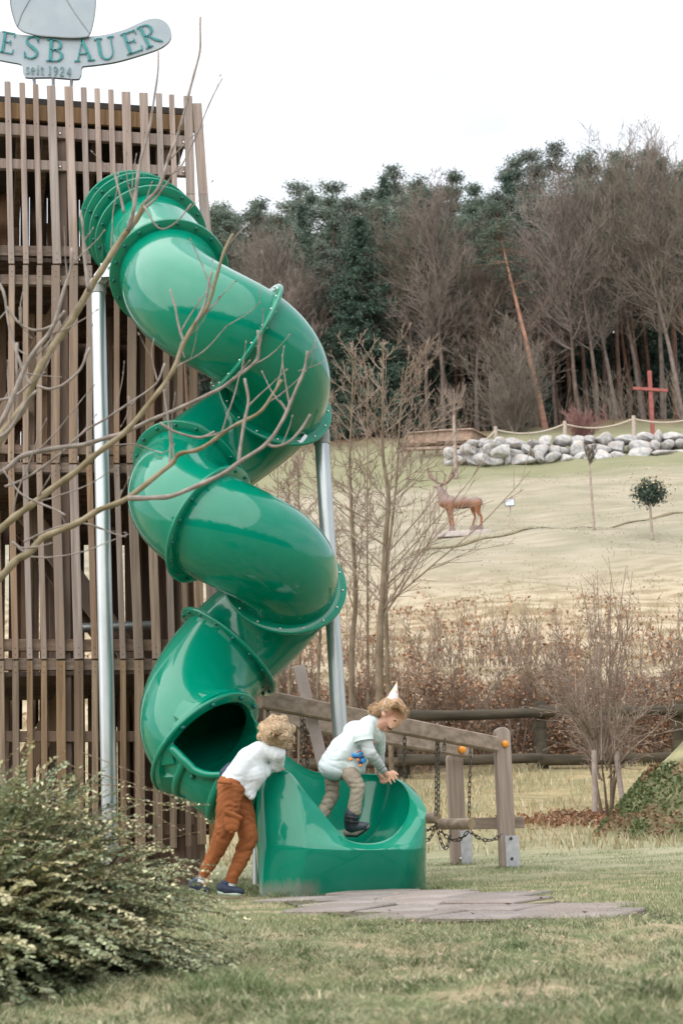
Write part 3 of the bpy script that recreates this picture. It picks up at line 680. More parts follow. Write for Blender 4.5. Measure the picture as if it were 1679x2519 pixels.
for si, (cols_, _, kind) in enumerate(sec):
    for k, (a, b_) in enumerate(cols_):
        w = wid[k]
        y0 = ytop(a)+RS.uniform(-1.5, 1.5) if si == 0 else yj(si, a)+2; y1 = yj(si+1, b_)-1.5
        if si == 3: y1 += RS.uniform(-10, 6)
        off = {0: 0, 1: .006, 2: 0.0, 3: .006}[si]
        p, q = face(a, y0, off), face(b_, y1, off); ww = w*TD(a)/F*1.02
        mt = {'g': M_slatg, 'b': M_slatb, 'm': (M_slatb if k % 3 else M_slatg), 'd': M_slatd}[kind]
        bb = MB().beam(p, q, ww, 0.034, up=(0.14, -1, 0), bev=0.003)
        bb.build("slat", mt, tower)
        for yy_ in ([y0+95, y1-28, y1-12] if si == 0 else [y0+14, y0+26, y1-28, y1-12] if si < 3 else [y0+14, y0+28]):
            f = (yy_-y0)/(y1-y0); c = face(a+(b_-a)*f, yy_, off-.0185); screws.add(ICO1[0]*0.0042*np.array([1, .6, 1])+c, ICO1[1])
screws.build("screws", M_screw, tower)['kind'] = 'stuff'
# corner boards and right flank
for (a0, y0, a1, y1, w, d_) in ((462, 238, 469, 480, 23, 0), (469, 480, 478, 652, 23, 0.001), (484, 256, 500, 480, 25, 0.05), (500, 480, 521, 700, 25, 0.05), (526, 1440, 546, 2070, 22, .07), (512, 1142, 530, 1450, 22, .07)):
    MB().beam(face(a0, y0, d_), face(a1, y1, d_), w*TD(a0)/F, 0.036, up=(0.14, -1, 0), bev=.003).build("corner_board", M_slatg, tower)
# horizontal rails behind the slats
RL = [(314, 352, 33, 'g'), (402, 424, 28, 'g'), (618, 626, 28, 'b'), (688, 700, 27, 'b'), (1106, 1112, 24, 'b'), (1150, 1156, 26, 'b'), (1587, 1589, 29, 'b'), (1634, 1636, 29, 'b'), (1812, 1812, 26, 'd'), (2046, 2040, 26, 'd')]
for ya, yb, h_, k_ in RL:
    p, q = face(-60, ya, .045), face(474 if ya < 500 else 526, yb, .045); MB().beam(p, q, 0.045, h_*9.9/F, bev=.003).build("cross_rail", {'g': M_slatg, 'b': M_beam, 'd': M_dark2}[k_], tower)
    for px in (148, 452):
        f = (px+60)/540; c = face(px, ya+(yb-ya)*f, .018); bo = link("rail_bolt", mesh("rail_bolt", ICO1[0]*0.012*np.array([1, .5, 1])+c, ICO1[1], M_bolts, True), tower)
# world frame of the tower for the inside
A = face(-60, 1600); Bc = face(490, 1600); ux = (Bc-A); ux[2] = 0; wdt = np.linalg.norm(ux); ux /= wdt; uy = np.array([-ux[1], ux[0], 0]); DEP = 1.9
O = A.copy(); O[2] = 0
zt = face(200, 240)[2]
def tw(a, d_, z): p = O+ux*a+uy*d_; return np.array([p[0], p[1], z])
# corner and middle posts
for a_, d_ in ((0.62, .10), (1.38, .10), (0.62, DEP-.1), (1.38, DEP-.1), (0.05, 1.0), (1.40, 1.0)):
    MB().beam(tw(a_, d_, 0), tw(a_-.03, d_, zt-.25), .09, .09, up=(0, 1, 0)).build("post", M_dark2, tower)
# rear wall slats: show dark through the gaps, some daylight between
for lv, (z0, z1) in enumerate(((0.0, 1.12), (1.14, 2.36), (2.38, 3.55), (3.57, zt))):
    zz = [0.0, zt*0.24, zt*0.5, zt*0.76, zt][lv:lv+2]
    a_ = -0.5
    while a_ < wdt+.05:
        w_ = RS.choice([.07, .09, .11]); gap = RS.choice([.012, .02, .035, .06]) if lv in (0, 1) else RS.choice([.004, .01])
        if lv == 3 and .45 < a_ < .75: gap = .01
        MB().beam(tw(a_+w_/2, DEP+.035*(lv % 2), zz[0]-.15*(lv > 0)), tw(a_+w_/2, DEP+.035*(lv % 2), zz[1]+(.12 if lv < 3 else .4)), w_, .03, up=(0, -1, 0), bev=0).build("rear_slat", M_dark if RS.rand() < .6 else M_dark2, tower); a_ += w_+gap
for lv in range(9):   # flank slats on the hidden right side
    pass
k = 0
for d_ in np.arange(0.14, DEP, 0.125):
    p, q = tw(wdt+.02, d_, 0), tw(wdt-.10, d_, zt-.02); MB().beam(p, q, .075, .03, up=(1, 0, 0), bev=0).build("flank_slat", M_slatb, tower)
for lv, (z0, z1) in enumerate(((0.0, .245), (.262, .49), (.508, .765))):
    a_ = -.45
    while a_ < wdt-.1:
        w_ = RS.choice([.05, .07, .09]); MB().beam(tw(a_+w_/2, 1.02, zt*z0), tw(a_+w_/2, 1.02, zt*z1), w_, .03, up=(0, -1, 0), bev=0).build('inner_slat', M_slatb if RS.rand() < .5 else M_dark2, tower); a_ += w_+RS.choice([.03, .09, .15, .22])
# platforms, stair stringers, treads, roof
for z_ in (zt*0.255, zt*0.50, zt*0.775):
    for i in range(14):
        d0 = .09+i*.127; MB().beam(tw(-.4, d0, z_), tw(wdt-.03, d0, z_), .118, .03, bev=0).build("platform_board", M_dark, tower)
for (a0, z0, a1, z1) in ((0.0, zt*.53, .62, zt*.76), (1.2, zt*.27, .3, zt*.49), (-.2, zt*.0, .65, zt*.24)):
    for d_ in (.75, 1.35): MB().beam(tw(a0, d_, z0), tw(a1, d_, z1), .04, .16).build("stair_stringer", M_slatb if d_ < 1 else M_dark2, tower)
    for i in range(6):
        f = (i+.5)/6; c = tw(a0+(a1-a0)*f, 1.05, z0+(z1-z0)*f); MB().obox(c, ux*.09, uy*.3, (0, 0, .016)).build("stair_tread", M_dark2, tower)
rp = [face(-60, 232, .06), face(478, 268, .06)]
rb = MB().add([rp[0], rp[1], rp[1]+uy*DEP+[0, 0, .12], rp[0]+uy*DEP+[0, 0, .12], rp[0]-[0, 0, .05], rp[1]-[0, 0, .05], rp[1]+uy*DEP+[0, 0, .07], rp[0]+uy*DEP+[0, 0, .07]], [(0, 1, 2, 3), (7, 6, 5, 4), (0, 4, 5, 1), (1, 5, 6, 2), (2, 6, 7, 3), (3, 7, 4, 0)])
rb.build("roof", M_roof, tower)
MB().beam(face(-60, 268, .055), face(478, 306, .055), .03, .13, bev=.003).build("fascia_board", M_slatd, tower)
for i in range(9):
    a_ = i*.19-.1; MB().beam(tw(a_, .12, zt-.30), tw(a_, DEP-.05, zt-.22), .05, .10, bev=0).build("rafter", M_dark2, tower)
MB().tube([face(190, 1545, .6), face(380, 1538, .6)], .036, 16).build("handrail", M_galv, tower, angle=40)

# ------------------------------------------------------------------ roof sign
M_sign = pm("sign_paint", (0.27, 0.325, 0.375), (0.315, 0.37, 0.415), 5, 0.6, big=(9, (0.27, 0.31, 0.33), .62, .8))
M_line = pm("sign_line", (0.17, 0.19, 0.20), (0.2, 0.22, 0.23), 20, 0.7)
M_teal = pm("teal_letter", (0.0, 0.16, 0.18), (0.0, 0.21, 0.22), 20, 0.5)
M_teal2 = pm("pale_teal_letter", (0.07, 0.20, 0.21), (0.11, 0.24, 0.24), 20, 0.5)
M_rod = pm("sign_rod", (0.12, 0.12, 0.13), (0.17, 0.17, 0.18), 20, 0.5, metal=0.6)
sign = thing("roof_sign", "pale grey curved banner sign with teal lettering standing above the tower roof", "sign", tuple(at(130, 180, 10.0)))
SX = 1/2.6133
def sg(x, y, off=0.0): return at(x*SX, y*SX, 10.0+off)
def plate(name, outl, th, mat, off=0.0, par=None):
    P = [sg(x, y, off) for x, y in outl]; n = len(P); dv = np.array([0, th, 0]); V = P+[p+dv for p in P]
    # front polygon is triangulated by ear clipping through bmesh
    Fs = [tuple(reversed(range(n))), tuple(range(n, 2*n))]+[(i, (i+1) % n, n+(i+1) % n, n+i) for i in range(n)]
    import bmesh
    me = mesh(name, V, Fs, mat); bm = bmesh.new(); bm.from_mesh(me); bmesh.ops.triangulate(bm, faces=bm.faces[:2]); bmesh.ops.recalc_face_normals(bm, faces=bm.faces[:]); bm.to_mesh(me); bm.free()
    return link(name, me, par or sign)
topc = spline([(335, 236), (480, 240), (590, 234), (690, 220), (800, 190), (890, 150), (950, 125), (1010, 119), (1060, 138), (1093, 180), (1101, 230), (1080, 272), (1020, 312), (910, 350), (760, 393), (640, 413), (533, 425)], 70)
right = [tuple(p) for p in topc]+[(524, 437), (521, 480), (508, 506), (480, 508), (335, 496)]
left = [(670-x, y-4) for x, y in reversed(right)]
left = [(x, y-0.06*(335-x) if y < 420 else y-0.04*(335-x)) for x, y in left]
outl = right+left[1:-1]
plate("banner_plate", outl, 0.025, M_sign)
med = spline([(62, -120), (66, 0), (82, 90), (112, 170), (160, 205), (250, 226), (340, 234), (450, 240), (545, 236), (578, 215), (602, 130), (614, 40), (614, -60), (600, -200), (530, -380), (340, -500), (150, -400), (85, -250)], 90, closed=True)
plate("medallion_plate", [tuple(p) for p in med], 0.02, M_sign, -0.022)
def stroke_mesh(lines, off, th=0.006):
    b = MB()
    for pts, w in lines:
        if hasattr(w, '__len__'): ws = w
        else: ws = [w]*len(pts)
        n = len(pts); L_, R_ = [], []
        for i, (x, y) in enumerate(pts):
            x0, y0 = pts[max(i-1, 0)]; x1, y1 = pts[min(i+1, n-1)]; dx, dy = x1-x0, y1-y0; l = math.hypot(dx, dy) or 1
            L_.append((x-dy/l*ws[i]/2, y+dx/l*ws[i]/2)); R_.append((x+dy/l*ws[i]/2, y-dx/l*ws[i]/2))
        for i in range(n-1):
            q = [L_[i], R_[i], R_[i+1], L_[i+1]]; P = [sg(x, y, off) for x, y in q]; Bk = [p+np.array([0, th, 0]) for p in P]
            b.add(P+Bk, [(0, 1, 2, 3), (7, 6, 5, 4), (0, 4, 5, 1), (1, 5, 6, 2), (2, 6, 7, 3), (3, 7, 4, 0)])
    return b
rim_ = [tuple(p) for p in med]; stroke_mesh([(rim_+[rim_[0]], 6)], -.026).build("medallion_line", M_line, sign)
stroke_mesh([([(112, 172), (140, 90), (190, 0), (250, -90), (320, -160)], 5), ([(425, -8), (480, 80), (530, 150), (578, 215)], 5), ([(425, -8), (370, -90), (320, -160)], 5)], -.026).build("medallion_line", M_line, sign)
def arc(cx, cy, rx, ry, a0, a1, n=14): return [(cx+rx*math.cos(math.radians(a)), cy+ry*math.sin(math.radians(a))) for a in np.linspace(a0, a1, n)]
# letters in a unit box: x 0..w, y 0 (top) .. 1 (bottom); thick stems, thin hairlines, serifs
TK, TN = 0.15, 0.055
def ser(x, y, h=.16): return ([(x-h, y), (x+h, y)], TN*1.1)
def LE(): return [([(.2, .02), (.2, .98)], TK), ([(.04, .03), (.66, .03)], TN), ([(.66, .0), (.66, .2)], TN), ([(.2, .47), (.52, .47)], TN), ([(.52, .36), (.52, .58)], TN), ([(.04, .97), (.70, .97)], TN), ([(.70, 1.0), (.72, .76)], TN)]
def LS():
    p = [(.58, .22), (.54, .09), (.40, .02), (.24, .04), (.13, .14), (.13, .28), (.24, .40), (.42, .52), (.55, .64), (.57, .80), (.46, .93), (.30, .98), (.15, .92), (.08, .76)]
    w = [.04, .06, .06, .07, .09, .12, .14, .16, .14, .11, .08, .06, .06, .04]; return [(spline(p, 30).tolist(), list(np.interp(np.linspace(0, 13, 30), range(14), w))), ([(.58, .02), (.59, .26)], TN), ([(.07, .70), (.08, .98)], TN)]
def LB():
    return [([(.2, .02), (.2, .98)], TK), ([(.04, .03), (.34, .03)], TN), ([(.04, .97), (.36, .97)], TN), ([(.2, .48), (.36, .48)], TN),
            (arc(.33, .255, .23, .225, -90, 90), [TN]*3+[.09]*2+[.13]*4+[.09]*2+[TN]*3), (arc(.35, .725, .27, .245, -90, 90), [TN]*3+[.09]*2+[.14]*4+[.09]*2+[TN]*3)]
def LA(): return [([(.38, .0), (.14, .96)], TN), ([(.36, .0), (.66, .96)], TK), ([(.22, .66), (.56, .66)], TN), ser(.12, .97, .12), ser(.68, .97, .15)]
def LU():
    p = [(.18, .02), (.18, .62)]+arc(.42, .62, .24, .34, 180, 0, 12)+[(.66, .02)]; w = [TK]*4+[.12, .1, .08, .07, .06]+[TN]*6; w = w[:len(p)]+[TN]*(len(p)-len(w)); return [(p, w), ser(.18, .03), ser(.66, .03, .13)]
def LR(): return [([(.2, .02), (.2, .98)], TK), ([(.04, .03), (.34, .03)], TN), ser(.2, .97), ([(.2, .50), (.36, .50)], TN), (arc(.33, .265, .24, .235, -90, 90), [TN]*3+[.09]*2+[.13]*4+[.09]*2+[TN]*3), ([(.34, .50), (.56, .80), (.78, .98)], [TN, .12, TN])]
def put(glyph, x, y, sx, sy, rot, mat, off=-0.012, name="letter"):
    """glyph box placed with its top-left at x, y (crop units), turned by rot degrees"""
    c, s = math.cos(math.radians(rot)), math.sin(math.radians(rot)); Ls = []
    for pts, w in glyph:
        P = [(x+c*a*sx-s*b*sy, y+s*a*sx+c*b*sy) for a, b in pts]; k = (sx+sy)/2*(.82 if sx > 60 else .62)
        Ls.append((P, [q*k for q in w] if hasattr(w, '__len__') else w*k))
    return stroke_mesh(Ls, off).build(name, mat, sign)
put(LE(), 12, 196, 130, 138, 10, M_teal); put(LS(), 158, 226, 155, 146, 5, M_teal); put(LB(), 296, 246, 172, 146, 3, M_teal)
put(LA(), 468, 254, 160, 142, -4, M_teal); put(LU(), 598, 250, 170, 148, -10, M_teal); put(LE(), 765, 222, 158, 142, -19, M_teal); put(LR(), 870, 182, 160, 150, -25, M_teal)
# small line: seit 1924
def l_s(): return [(spline([(.42, .12), (.28, .0), (.12, .1), (.14, .32), (.36, .55), (.44, .8), (.28, 1.0), (.06, .88)], 16).tolist(), .13)]
def l_e(): return [([(.08, .48), (.5, .48)], .08), (arc(.30, .5, .22, .48, 0, -300, 16), .12)]
def l_i(): return [([(.2, .02), (.2, .98)], .15), ser(.2, .97, .14), ([(.14, -.38), (.26, -.28)], .16), ([(.06, .04), (.2, .04)], .07)]
def l_t(): return [([(.2, -.25), (.2, .85), (.34, .98), (.44, .9)], .13), ([(.04, .04), (.42, .04)], .08)]
def n1(): return [([(.25, .0), (.25, .98)], .15), ([(.1, .16), (.25, .02)], .08), ser(.25, .97, .17)]
def n9(): return [(arc(.28, .3, .2, .28, 0, 360, 16), .11), ([(.48, .3), (.46, .7), (.3, .92), (.12, .98)], .10)]
def n2(): return [(spline([(.08, .28), (.14, .06), (.32, .0), (.48, .14), (.44, .4), (.22, .7), (.08, .93)], 14).tolist(), .11), ([(.06, .95), (.54, .95)], .12)]
def n4(): return [([(.40, .0), (.40, .98)], .14), ([(.40, .02), (.04, .68)], .07), ([(.04, .68), (.58, .68)], .08)]
x0 = 166
for g_fn, sy, yo, w_ in ((l_s, 42, 18, 27), (l_e, 42, 18, 31), (l_i, 42, 18, 21), (l_t, 42, 18, 42), (n1, 58, 2, 30), (n9, 58, 3, 35), (n2, 58, 4, 37), (n4, 58, 5, 34)):
    put(g_fn(), x0, 412+yo+(x0-166)*.055, 52, sy, 3, M_teal2, name="small_letter"); x0 += w_*1.18
for x_, y0_, x2_, y2_ in ((218, 490, 234, 640), (343, 500, 346, 650), (462, 508, 452, 660)):
    MB().tube([sg(x_, y0_, .012), sg(x2_, y2_, .012)], .012, 10).build("rod", M_rod, sign, smooth=True)
# ------------------------------------------------------------------ hillside furniture
M_stone = pm("boulder_stone", (0.28, 0.28, 0.295), (0.50, 0.49, 0.48), 2.2, 0.9, 0.6, rand=0.16, big=(1.2, (0.36, 0.29, 0.25), .5, .75), bscale=6)
M_timber = pm("deck_timber", (0.24, 0.16, 0.12), (0.36, 0.26, 0.20), 6, 0.85, 0.2, rand=0.12)
M_rope = pm("rope", (0.36, 0.31, 0.25), (0.46, 0.40, 0.33), 30, 0.9)
M_ropepost = pm("rope_post_wood", (0.28, 0.23, 0.19), (0.40, 0.34, 0.29), 10, 0.9)
M_red = pm("red_paint", (0.21, 0.055, 0.045), (0.29, 0.08, 0.068), 4, 0.7)
def c7(x, y): return 900+x/2.013, 860+y/2.013
# boulder wall
wall = thing("boulder_wall", "low dry wall of pale grey boulders across the top of the meadow", "stone wall", tuple(on_ground(1400, 70)))
vs = []
for k in range(7):
    V = ICO3[0].copy(); V = np.sign(V)*np.abs(V)**.62; V = V/np.abs(V).max(); R = np.random.RandomState(50+k)
    for _ in range(11):     # facet with random planes
        n_ = R.randn(3); n_ /= np.linalg.norm(n_); h_ = R.uniform(.62, 1.0); d_ = V @ n_; V = V-np.outer(np.maximum(d_-h_, 0)*.92, n_)
    V += 0.035*np.array([noise.noise_vector(Vector(v*3+k)) for v in V]); me = mesh("boulder", V*1.10, ICO3[1], M_stone, True); sharp(me, 32); vs.append(me)
rows = [(560, 510, 34), (515, 468, 36), (470, 425, 34)]
def wy(row, x): return [(572-0.028*(x-400)-.009*max(0, x-900), 1), (536-0.035*(x-400)-.008*max(0, x-900), 1), (500-0.046*(x-400), 1)][row][0]
def boulder(px, py, D, w, h, d_):
    o = bpy.data.objects.new("boulder", vs[RS.randint(7)]); COL.objects.link(o); o.parent = wall; p = at(px, py, D)-np.array(wloc(wall)); o.location = tuple(p)
    o.scale = (w/2, d_/2, h/2); o.rotation_euler = (RS.uniform(-.2, .2), RS.uniform(-.16, .16), RS.uniform(-.5, .5)+RS.choice([0, math.pi])); return o
for r in range(3):
    x = [385, 430, 560][r]+RS.uniform(0, 20)
    if r == 2: x = 560
    while x < 2100:
        w = RS.choice([48, 70, 95, 120, 85])*RS.uniform(.85, 1.1)
        yc = wy(r, x)-RS.uniform(8, 15)
        if r == 1 and x < 460: yc += 0
        px, py = c7(x+w/2, yc-6); boulder(px, py, 69.8+r*.35, w/2.013*69.8/F*1.06, (46+RS.uniform(-14, 12))/2.013*69.8/F*1.16, .8+RS.rand()*.35); x += w*.97
for x_, y_, w_, h_ in ((415, 515, 62, 56), (455, 545, 60, 44), (500, 500, 90, 50), (575, 545, 95, 60), (520, 470, 70, 40), (620, 472, 90, 44), (665, 510, 105, 66), (590, 500, 80, 44)):
    px, py = c7(x_, y_); boulder(px, py, 69.5, w_/2.013*69.8/F*1.05, h_/2.013*69.8/F*1.1, .9)
# rope fence
rf = thing("rope_fence", "rope strung between thin wooden posts above the boulder wall", "fence", tuple(at(1300, 1080, 71)))
tops = [(640, 382), (982, 354), (1322, 328), (1690, 300), (2080, 272)]
for x, y in tops:
    px, py = c7(x, y); px2, py2 = c7(x+3, y+100); MB().tube([at(px, py, 71), at(px2, py2, 71)], [.10, .13], 10).build("rope_post", M_ropepost, rf, angle=40)
def sag(p, q, s, n=14): return [p+(q-p)*t-np.array([0, 0, 4*s*t*(1-t)]) for t in np.linspace(0, 1, n)]
ends = [at(*c7(520, 452), 70.6)]+[at(*c7(x, y+14), 71) for x, y in tops]
for i in range(len(ends)-1): MB().tube(sag(ends[i], ends[i+1], .35 if i else .28), .048, 6).build("rope", M_rope, rf, smooth=True)
# red cross
cx = thing("wooden_cross", "tall red painted wooden cross standing behind the boulder wall", "cross", tuple(at(*c7(1416, 420), 73)))
MB().beam(at(*c7(1400, 106), 73), at(*c7(1418, 430), 73), .20, .18, up=(0, -1, 0)).build("upright", M_red, cx)
MB().beam(at(*c7(1320, 192), 72.9), at(*c7(1492, 203), 72.9), .12, .16, up=(0, 0, 1)).build("cross_arm", M_red, cx)
# timber deck
dk = thing("timber_deck", "timber viewing deck with boarded parapet beside the boulder wall", "deck", tuple(at(*c7(380, 500), 66)))
def boards(a, b_, ha, hb, D0, D1, n):
    for i in range(n):
        f0, f1 = i/n, (i+.9)/n; P = []
        for f in (f0, f1):
            for top in (0, 1):
                x = a[0]+(b_[0]-a[0])*f; y = (a[1]+(b_[1]-a[1])*f) if top else (ha+(hb-ha)*f); P.append(at(*c7(x, y), D0+(D1-D0)*f))
        dv = np.array([0, .05, 0]); V = P+[p+dv for p in P]
        MB().add(V, [(0, 2, 3, 1), (4, 5, 7, 6), (0, 1, 5, 4), (2, 6, 7, 3), (0, 4, 6, 2), (1, 3, 7, 5)]).build("parapet_board", M_timber, dk)
boards((205, 415), (354, 404), 462, 462, 70.8, 70.5, 16); boards((356, 402), (520, 395), 455, 448, 70.5, 70.2, 16); boards((520, 395), (600, 436), 448, 462, 70.2, 72.5, 8)
for a, b_, D0, D1 in (((203, 413), (354, 402), 70.7, 70.4), ((354, 400), (521, 393), 70.4, 70.1), ((521, 393), (604, 436), 70.1, 72.4)):
    MB().beam(at(*c7(*a), D0), at(*c7(*b_), D1), .14, .07).build("handrail", M_timber, dk)
for yy_ in (466, 488): MB().beam(at(*c7(200, yy_+6), 71.0), at(*c7(520, yy_-6), 70.6), .3, .13).build("deck_joist", M_timber, dk)
for x in (215, 285, 352, 430, 515): MB().beam(at(*c7(x, 455), 71.1), at(*c7(x, 530), 71.1), .16, .16, up=(0, 1, 0)).build("deck_post", M_dark2, dk)
MB().obox(at(*c7(370, 482), 72.5), (2.2, 0, 0), (0, .1, 0), (0, 0, .3)).build("deck_shade_board", M_dark, dk)  # dark board added to stand for the shaded gaps under the deck
# notice on a post
nb = thing("notice_board", "small white notice board on a thin post right of the deer sculpture", "sign", tuple(on_ground(1254, 53.5)))
MB().beam(at(*c7(712, 775), 53.5), at(*c7(713, 912), 53.5), .05, .05, up=(0, 1, 0)).build("post", M_ropepost, nb)
MB().obox(at(*c7(710, 757), 53.4), (.195, 0, 0), (0, .02, 0), (0, 0, .145), .004).build("frame", M_rod, nb)
M_white = pm("white_panel", (0.48, 0.52, 0.58), (0.56, 0.60, 0.66), 6, 0.5); MB().obox(at(*c7(710, 757), 53.37), (.168, 0, 0), (0, .012, 0), (0, 0, .118), .004).build("panel", M_white, nb)
# deer sculpture
DD = 54.0
def dc(x, y, o=0): return at(980+x/6.533, 1160+y/6.533, DD+o)
du = DD/F/6.533
M_deer = bpy.data.materials.new("carved_wood"); M_deer.use_nodes = True
tt = M_deer.node_tree; bsd = tt.nodes['Principled BSDF']; bsd.inputs['Roughness'].default_value = .7
ge = tt.nodes.new("ShaderNodeNewGeometry"); sp = tt.nodes.new("ShaderNodeSeparateXYZ"); tt.links.new(ge.outputs['Normal'], sp.inputs[0])
no = tt.nodes.new("ShaderNodeTexNoise"); no.inputs['Scale'].default_value = 5; tt.links.new(ge.outputs['Position'], no.inputs['Vector'])
sz = tt.nodes.new("ShaderNodeSeparateXYZ"); tt.links.new(ge.outputs['Position'], sz.inputs[0])
zb = dc(900, 500)[2]
mr = tt.nodes.new("ShaderNodeMapRange"); mr.inputs[1].default_value = zb-.15; mr.inputs[2].default_value = zb+.12; tt.links.new(sz.outputs[2], mr.inputs[0])
rr = tt.nodes.new("ShaderNodeMix"); rr.data_type = 'RGBA'; rr.inputs[6].default_value = (.30, .115, .045, 1); rr.inputs[7].default_value = (.30, .22, .20, 1); tt.links.new(mr.outputs[0], rr.inputs[0])
r3 = tt.nodes.new("ShaderNodeMix"); r3.data_type = 'RGBA'; r3.blend_type = 'MULTIPLY'; r3.inputs[0].default_value = .5; tt.links.new(rr.outputs[2], r3.inputs[6]); tt.links.new(no.outputs[1], r3.inputs[7]); tt.links.new(r3.outputs[2], bsd.inputs['Base Color'])
deer = thing("deer_sculpture", "carved wooden stag with antlers standing on two rough wooden blocks in the meadow", "sculpture", tuple(on_ground(1130, DD)))
E = lambda c, a, b_, c_, rot=0: ('e', c, (np.diag([a, b_, c_]) @ np.array([[math.cos(rot), 0, math.sin(rot)], [0, 1, 0], [-math.sin(rot), 0, math.cos(rot)]])))
C = lambda p, q, a, b_: ('c', p, q, a, b_)
body = [E(dc(1010, 505), 250*du, 105*du, 100*du), E(dc(820, 500), 150*du, 115*du, 120*du), E(dc(1220, 500), 115*du, 105*du, 112*du), E(dc(745, 470), 125*du, 95*du, 120*du, .5),
        C(dc(730, 470), dc(672, 310), 98*du, 66*du), C(dc(672, 300), dc(650, 240), 55*du, 45*du), E(dc(640, 240), 62*du, 42*du, 44*du), C(dc(625, 243), dc(560, 240), 34*du, 20*du),
        C(dc(690, 215, .1), dc(725, 200, .25), 18*du, 8*du), C(dc(690, 215, -.1), dc(725, 195, -.25), 18*du, 8*du)]
for o_ in (-.13,):
    body += [C(dc(835, 560, o_), dc(845, 690, o_), 62*du, 34*du), C(dc(845, 690, o_), dc(868, 790, o_), 32*du, 22*du), C(dc(868, 790, o_), dc(880, 880, o_), 22*du, 24*du)]
body += [C(dc(800, 560, .13), dc(805, 680, .13), 55*du, 32*du), C(dc(805, 680, .13), dc(835, 880, .13), 30*du, 22*du)]
body += [C(dc(1250, 520, -.13), dc(1270, 640, -.13), 85*du, 42*du), C(dc(1270, 640, -.13), dc(1325, 720, -.13), 38*du, 24*du), C(dc(1325, 720, -.13), dc(1325, 860, -.13), 24*du, 22*du)]
body += [C(dc(1200, 540, .13), dc(1195, 640, .13), 70*du, 36*du), C(dc(1195, 640, .13), dc(1228, 720, .13), 32*du, 22*du), C(dc(1228, 720, .13), dc(1180, 880, .13), 20*du, 20*du), C(dc(1320, 450), dc(1335, 530), 22*du, 16*du)]
blob("body", body, 0.03, 4, M_deer, deer)
M_ant = pm("antler_wood", (.12, .075, .06), (.22, .14, .11), 8, .8)
for o_, pts in ((-.15, [(670, 205), (740, 190), (800, 150), (850, 100), (885, 60), (855, 20)]), (.15, [(640, 200), (600, 160), (545, 120), (500, 90), (482, 40), (488, 0)])):
    ant = []; P = spline([dc(x, y, o_*(1+i*.35)) for i, (x, y) in enumerate(pts)], 24)
    for i in range(23): ant.append([*P[i], *P[i+1], (28-i*.6)*du, (28-(i+1)*.6)*du])
    for i in (4, 9, 13, 17):
        for sgn in (1,):
            q = P[i]+np.array([RS.uniform(-.12, .02) if o_ > 0 else RS.uniform(.0, .15), RS.uniform(-.2, .1), .30+.1*RS.rand()]); ant.append([*P[i], *q, 20*du, 9*du])
    link("antler", segmesh("antler", ant, M_ant, 6), deer)
M_pl = pm("plinth_wood", (.16, .115, .11), (.25, .18, .17), 6, .9, .4)
for (x0, x1, y0, y1, tpr) in ((800, 925, 860, 985, .6), (1150, 1365, 865, 990, .92)):
    a, b_, c_, d_ = dc(x0+(x1-x0)*(1-tpr)/2, y0, -.25), dc(x1-(x1-x0)*(1-tpr)/2, y0, -.25), dc(x1, y1, -.28), dc(x0, y1, -.28); dv = np.array([0, .55, 0])
    MB().add([a, b_, c_, d_, a+dv, b_+dv, c_+dv, d_+dv], [(3, 2, 1, 0), (4, 5, 6, 7), (0, 1, 5, 4), (1, 2, 6, 5), (2, 3, 7, 6), (3, 0, 4, 7)]).build("block", M_pl, deer)
M_pale = pm("concrete_pad", (.36, .32, .30), (.46, .42, .40), 6, .9)
MB().obox(dc(1040, 1026), (440*du, 0, 0), (0, .45, 0), (0, 0, .11), .02).build("base_pad", M_pale, deer)

# ------------------------------------------------------------------ rail fence at the foot of the hill
M_rail = pm("mossy_rail", (0.032, 0.027, 0.018), (0.085, 0.068, 0.045), 5, 0.95, 0.4, stretch=(.3, 2, 2), rand=.15)
fn = thing("rail_fence", "dark mossy two rail fence running in front of the brown hedge", "fence", tuple(on_ground(1200, 24.3)))
jx = [300, 640, 985, 1325, 1660, 2000]
for y0, y1, h_ in ((1764, 1748, .19), (1877, 1862, .19)):
    for i in range(len(jx)-1):
        f = lambda x: y0+(y1-y0)*(x-640)/1000
        p, q = at(jx[i]-6, f(jx[i])+RS.uniform(-3, 3), 24.3+.03*(i % 2)), at(jx[i+1]+6, f(jx[i+1])+RS.uniform(-3, 3), 24.3+.03*(i % 2)); r = h_/2
        mid = (p+q)/2+np.array([0, 0, -.02]); MB().tube([p, mid, q], [r, r*.92, r*.85], 12).build("rail", M_rail, fn, angle=40)
for x in jx:
    p = at(x, 1725, 24.5); g = on_ground(x+8, 24.5, 1900); MB().tube([p, g-[0, 0, .1]], [.095, .11], 12).build("fence_post", M_rail, fn, angle=40)

# ------------------------------------------------------------------ balancing walkway with chains
M_wk = pm("walkway_timber", (0.20, 0.155, 0.12), (0.33, 0.265, 0.215), 7, 0.8, 0.2, stretch=(.3, 3, 3), rand=.1)
M_wkp = pm("walkway_post_timber", (0.21, 0.165, 0.135), (0.33, 0.27, 0.23), 9, 0.8, 0.2, stretch=(3, 3, .15), rand=.1)
M_wkd = pm("end_grain", (0.20, 0.15, 0.09), (0.28, 0.22, 0.14), 20, .9)
M_chain = pm("chain_steel", (0.06, 0.05, 0.045), (0.15, 0.13, 0.11), 30, .5, metal=.5)
M_or = pm("orange_cap", (0.75, 0.26, 0.02), (0.80, 0.30, 0.03), 9, .4)
M_plate = pm("steel_plate", (0.36, 0.37, 0.40), (0.46, 0.47, 0.5), 20, .5, metal=.3)
wk = thing("balance_walkway", "wooden balancing walkway of logs hung on chains from two sloping beams", "play equipment", tuple(on_ground(1250, 11.36)))
def c6(x, y): return 900+x/2.0128, 1640+y/2.0128
D1, D2 = 11.36, 12.66
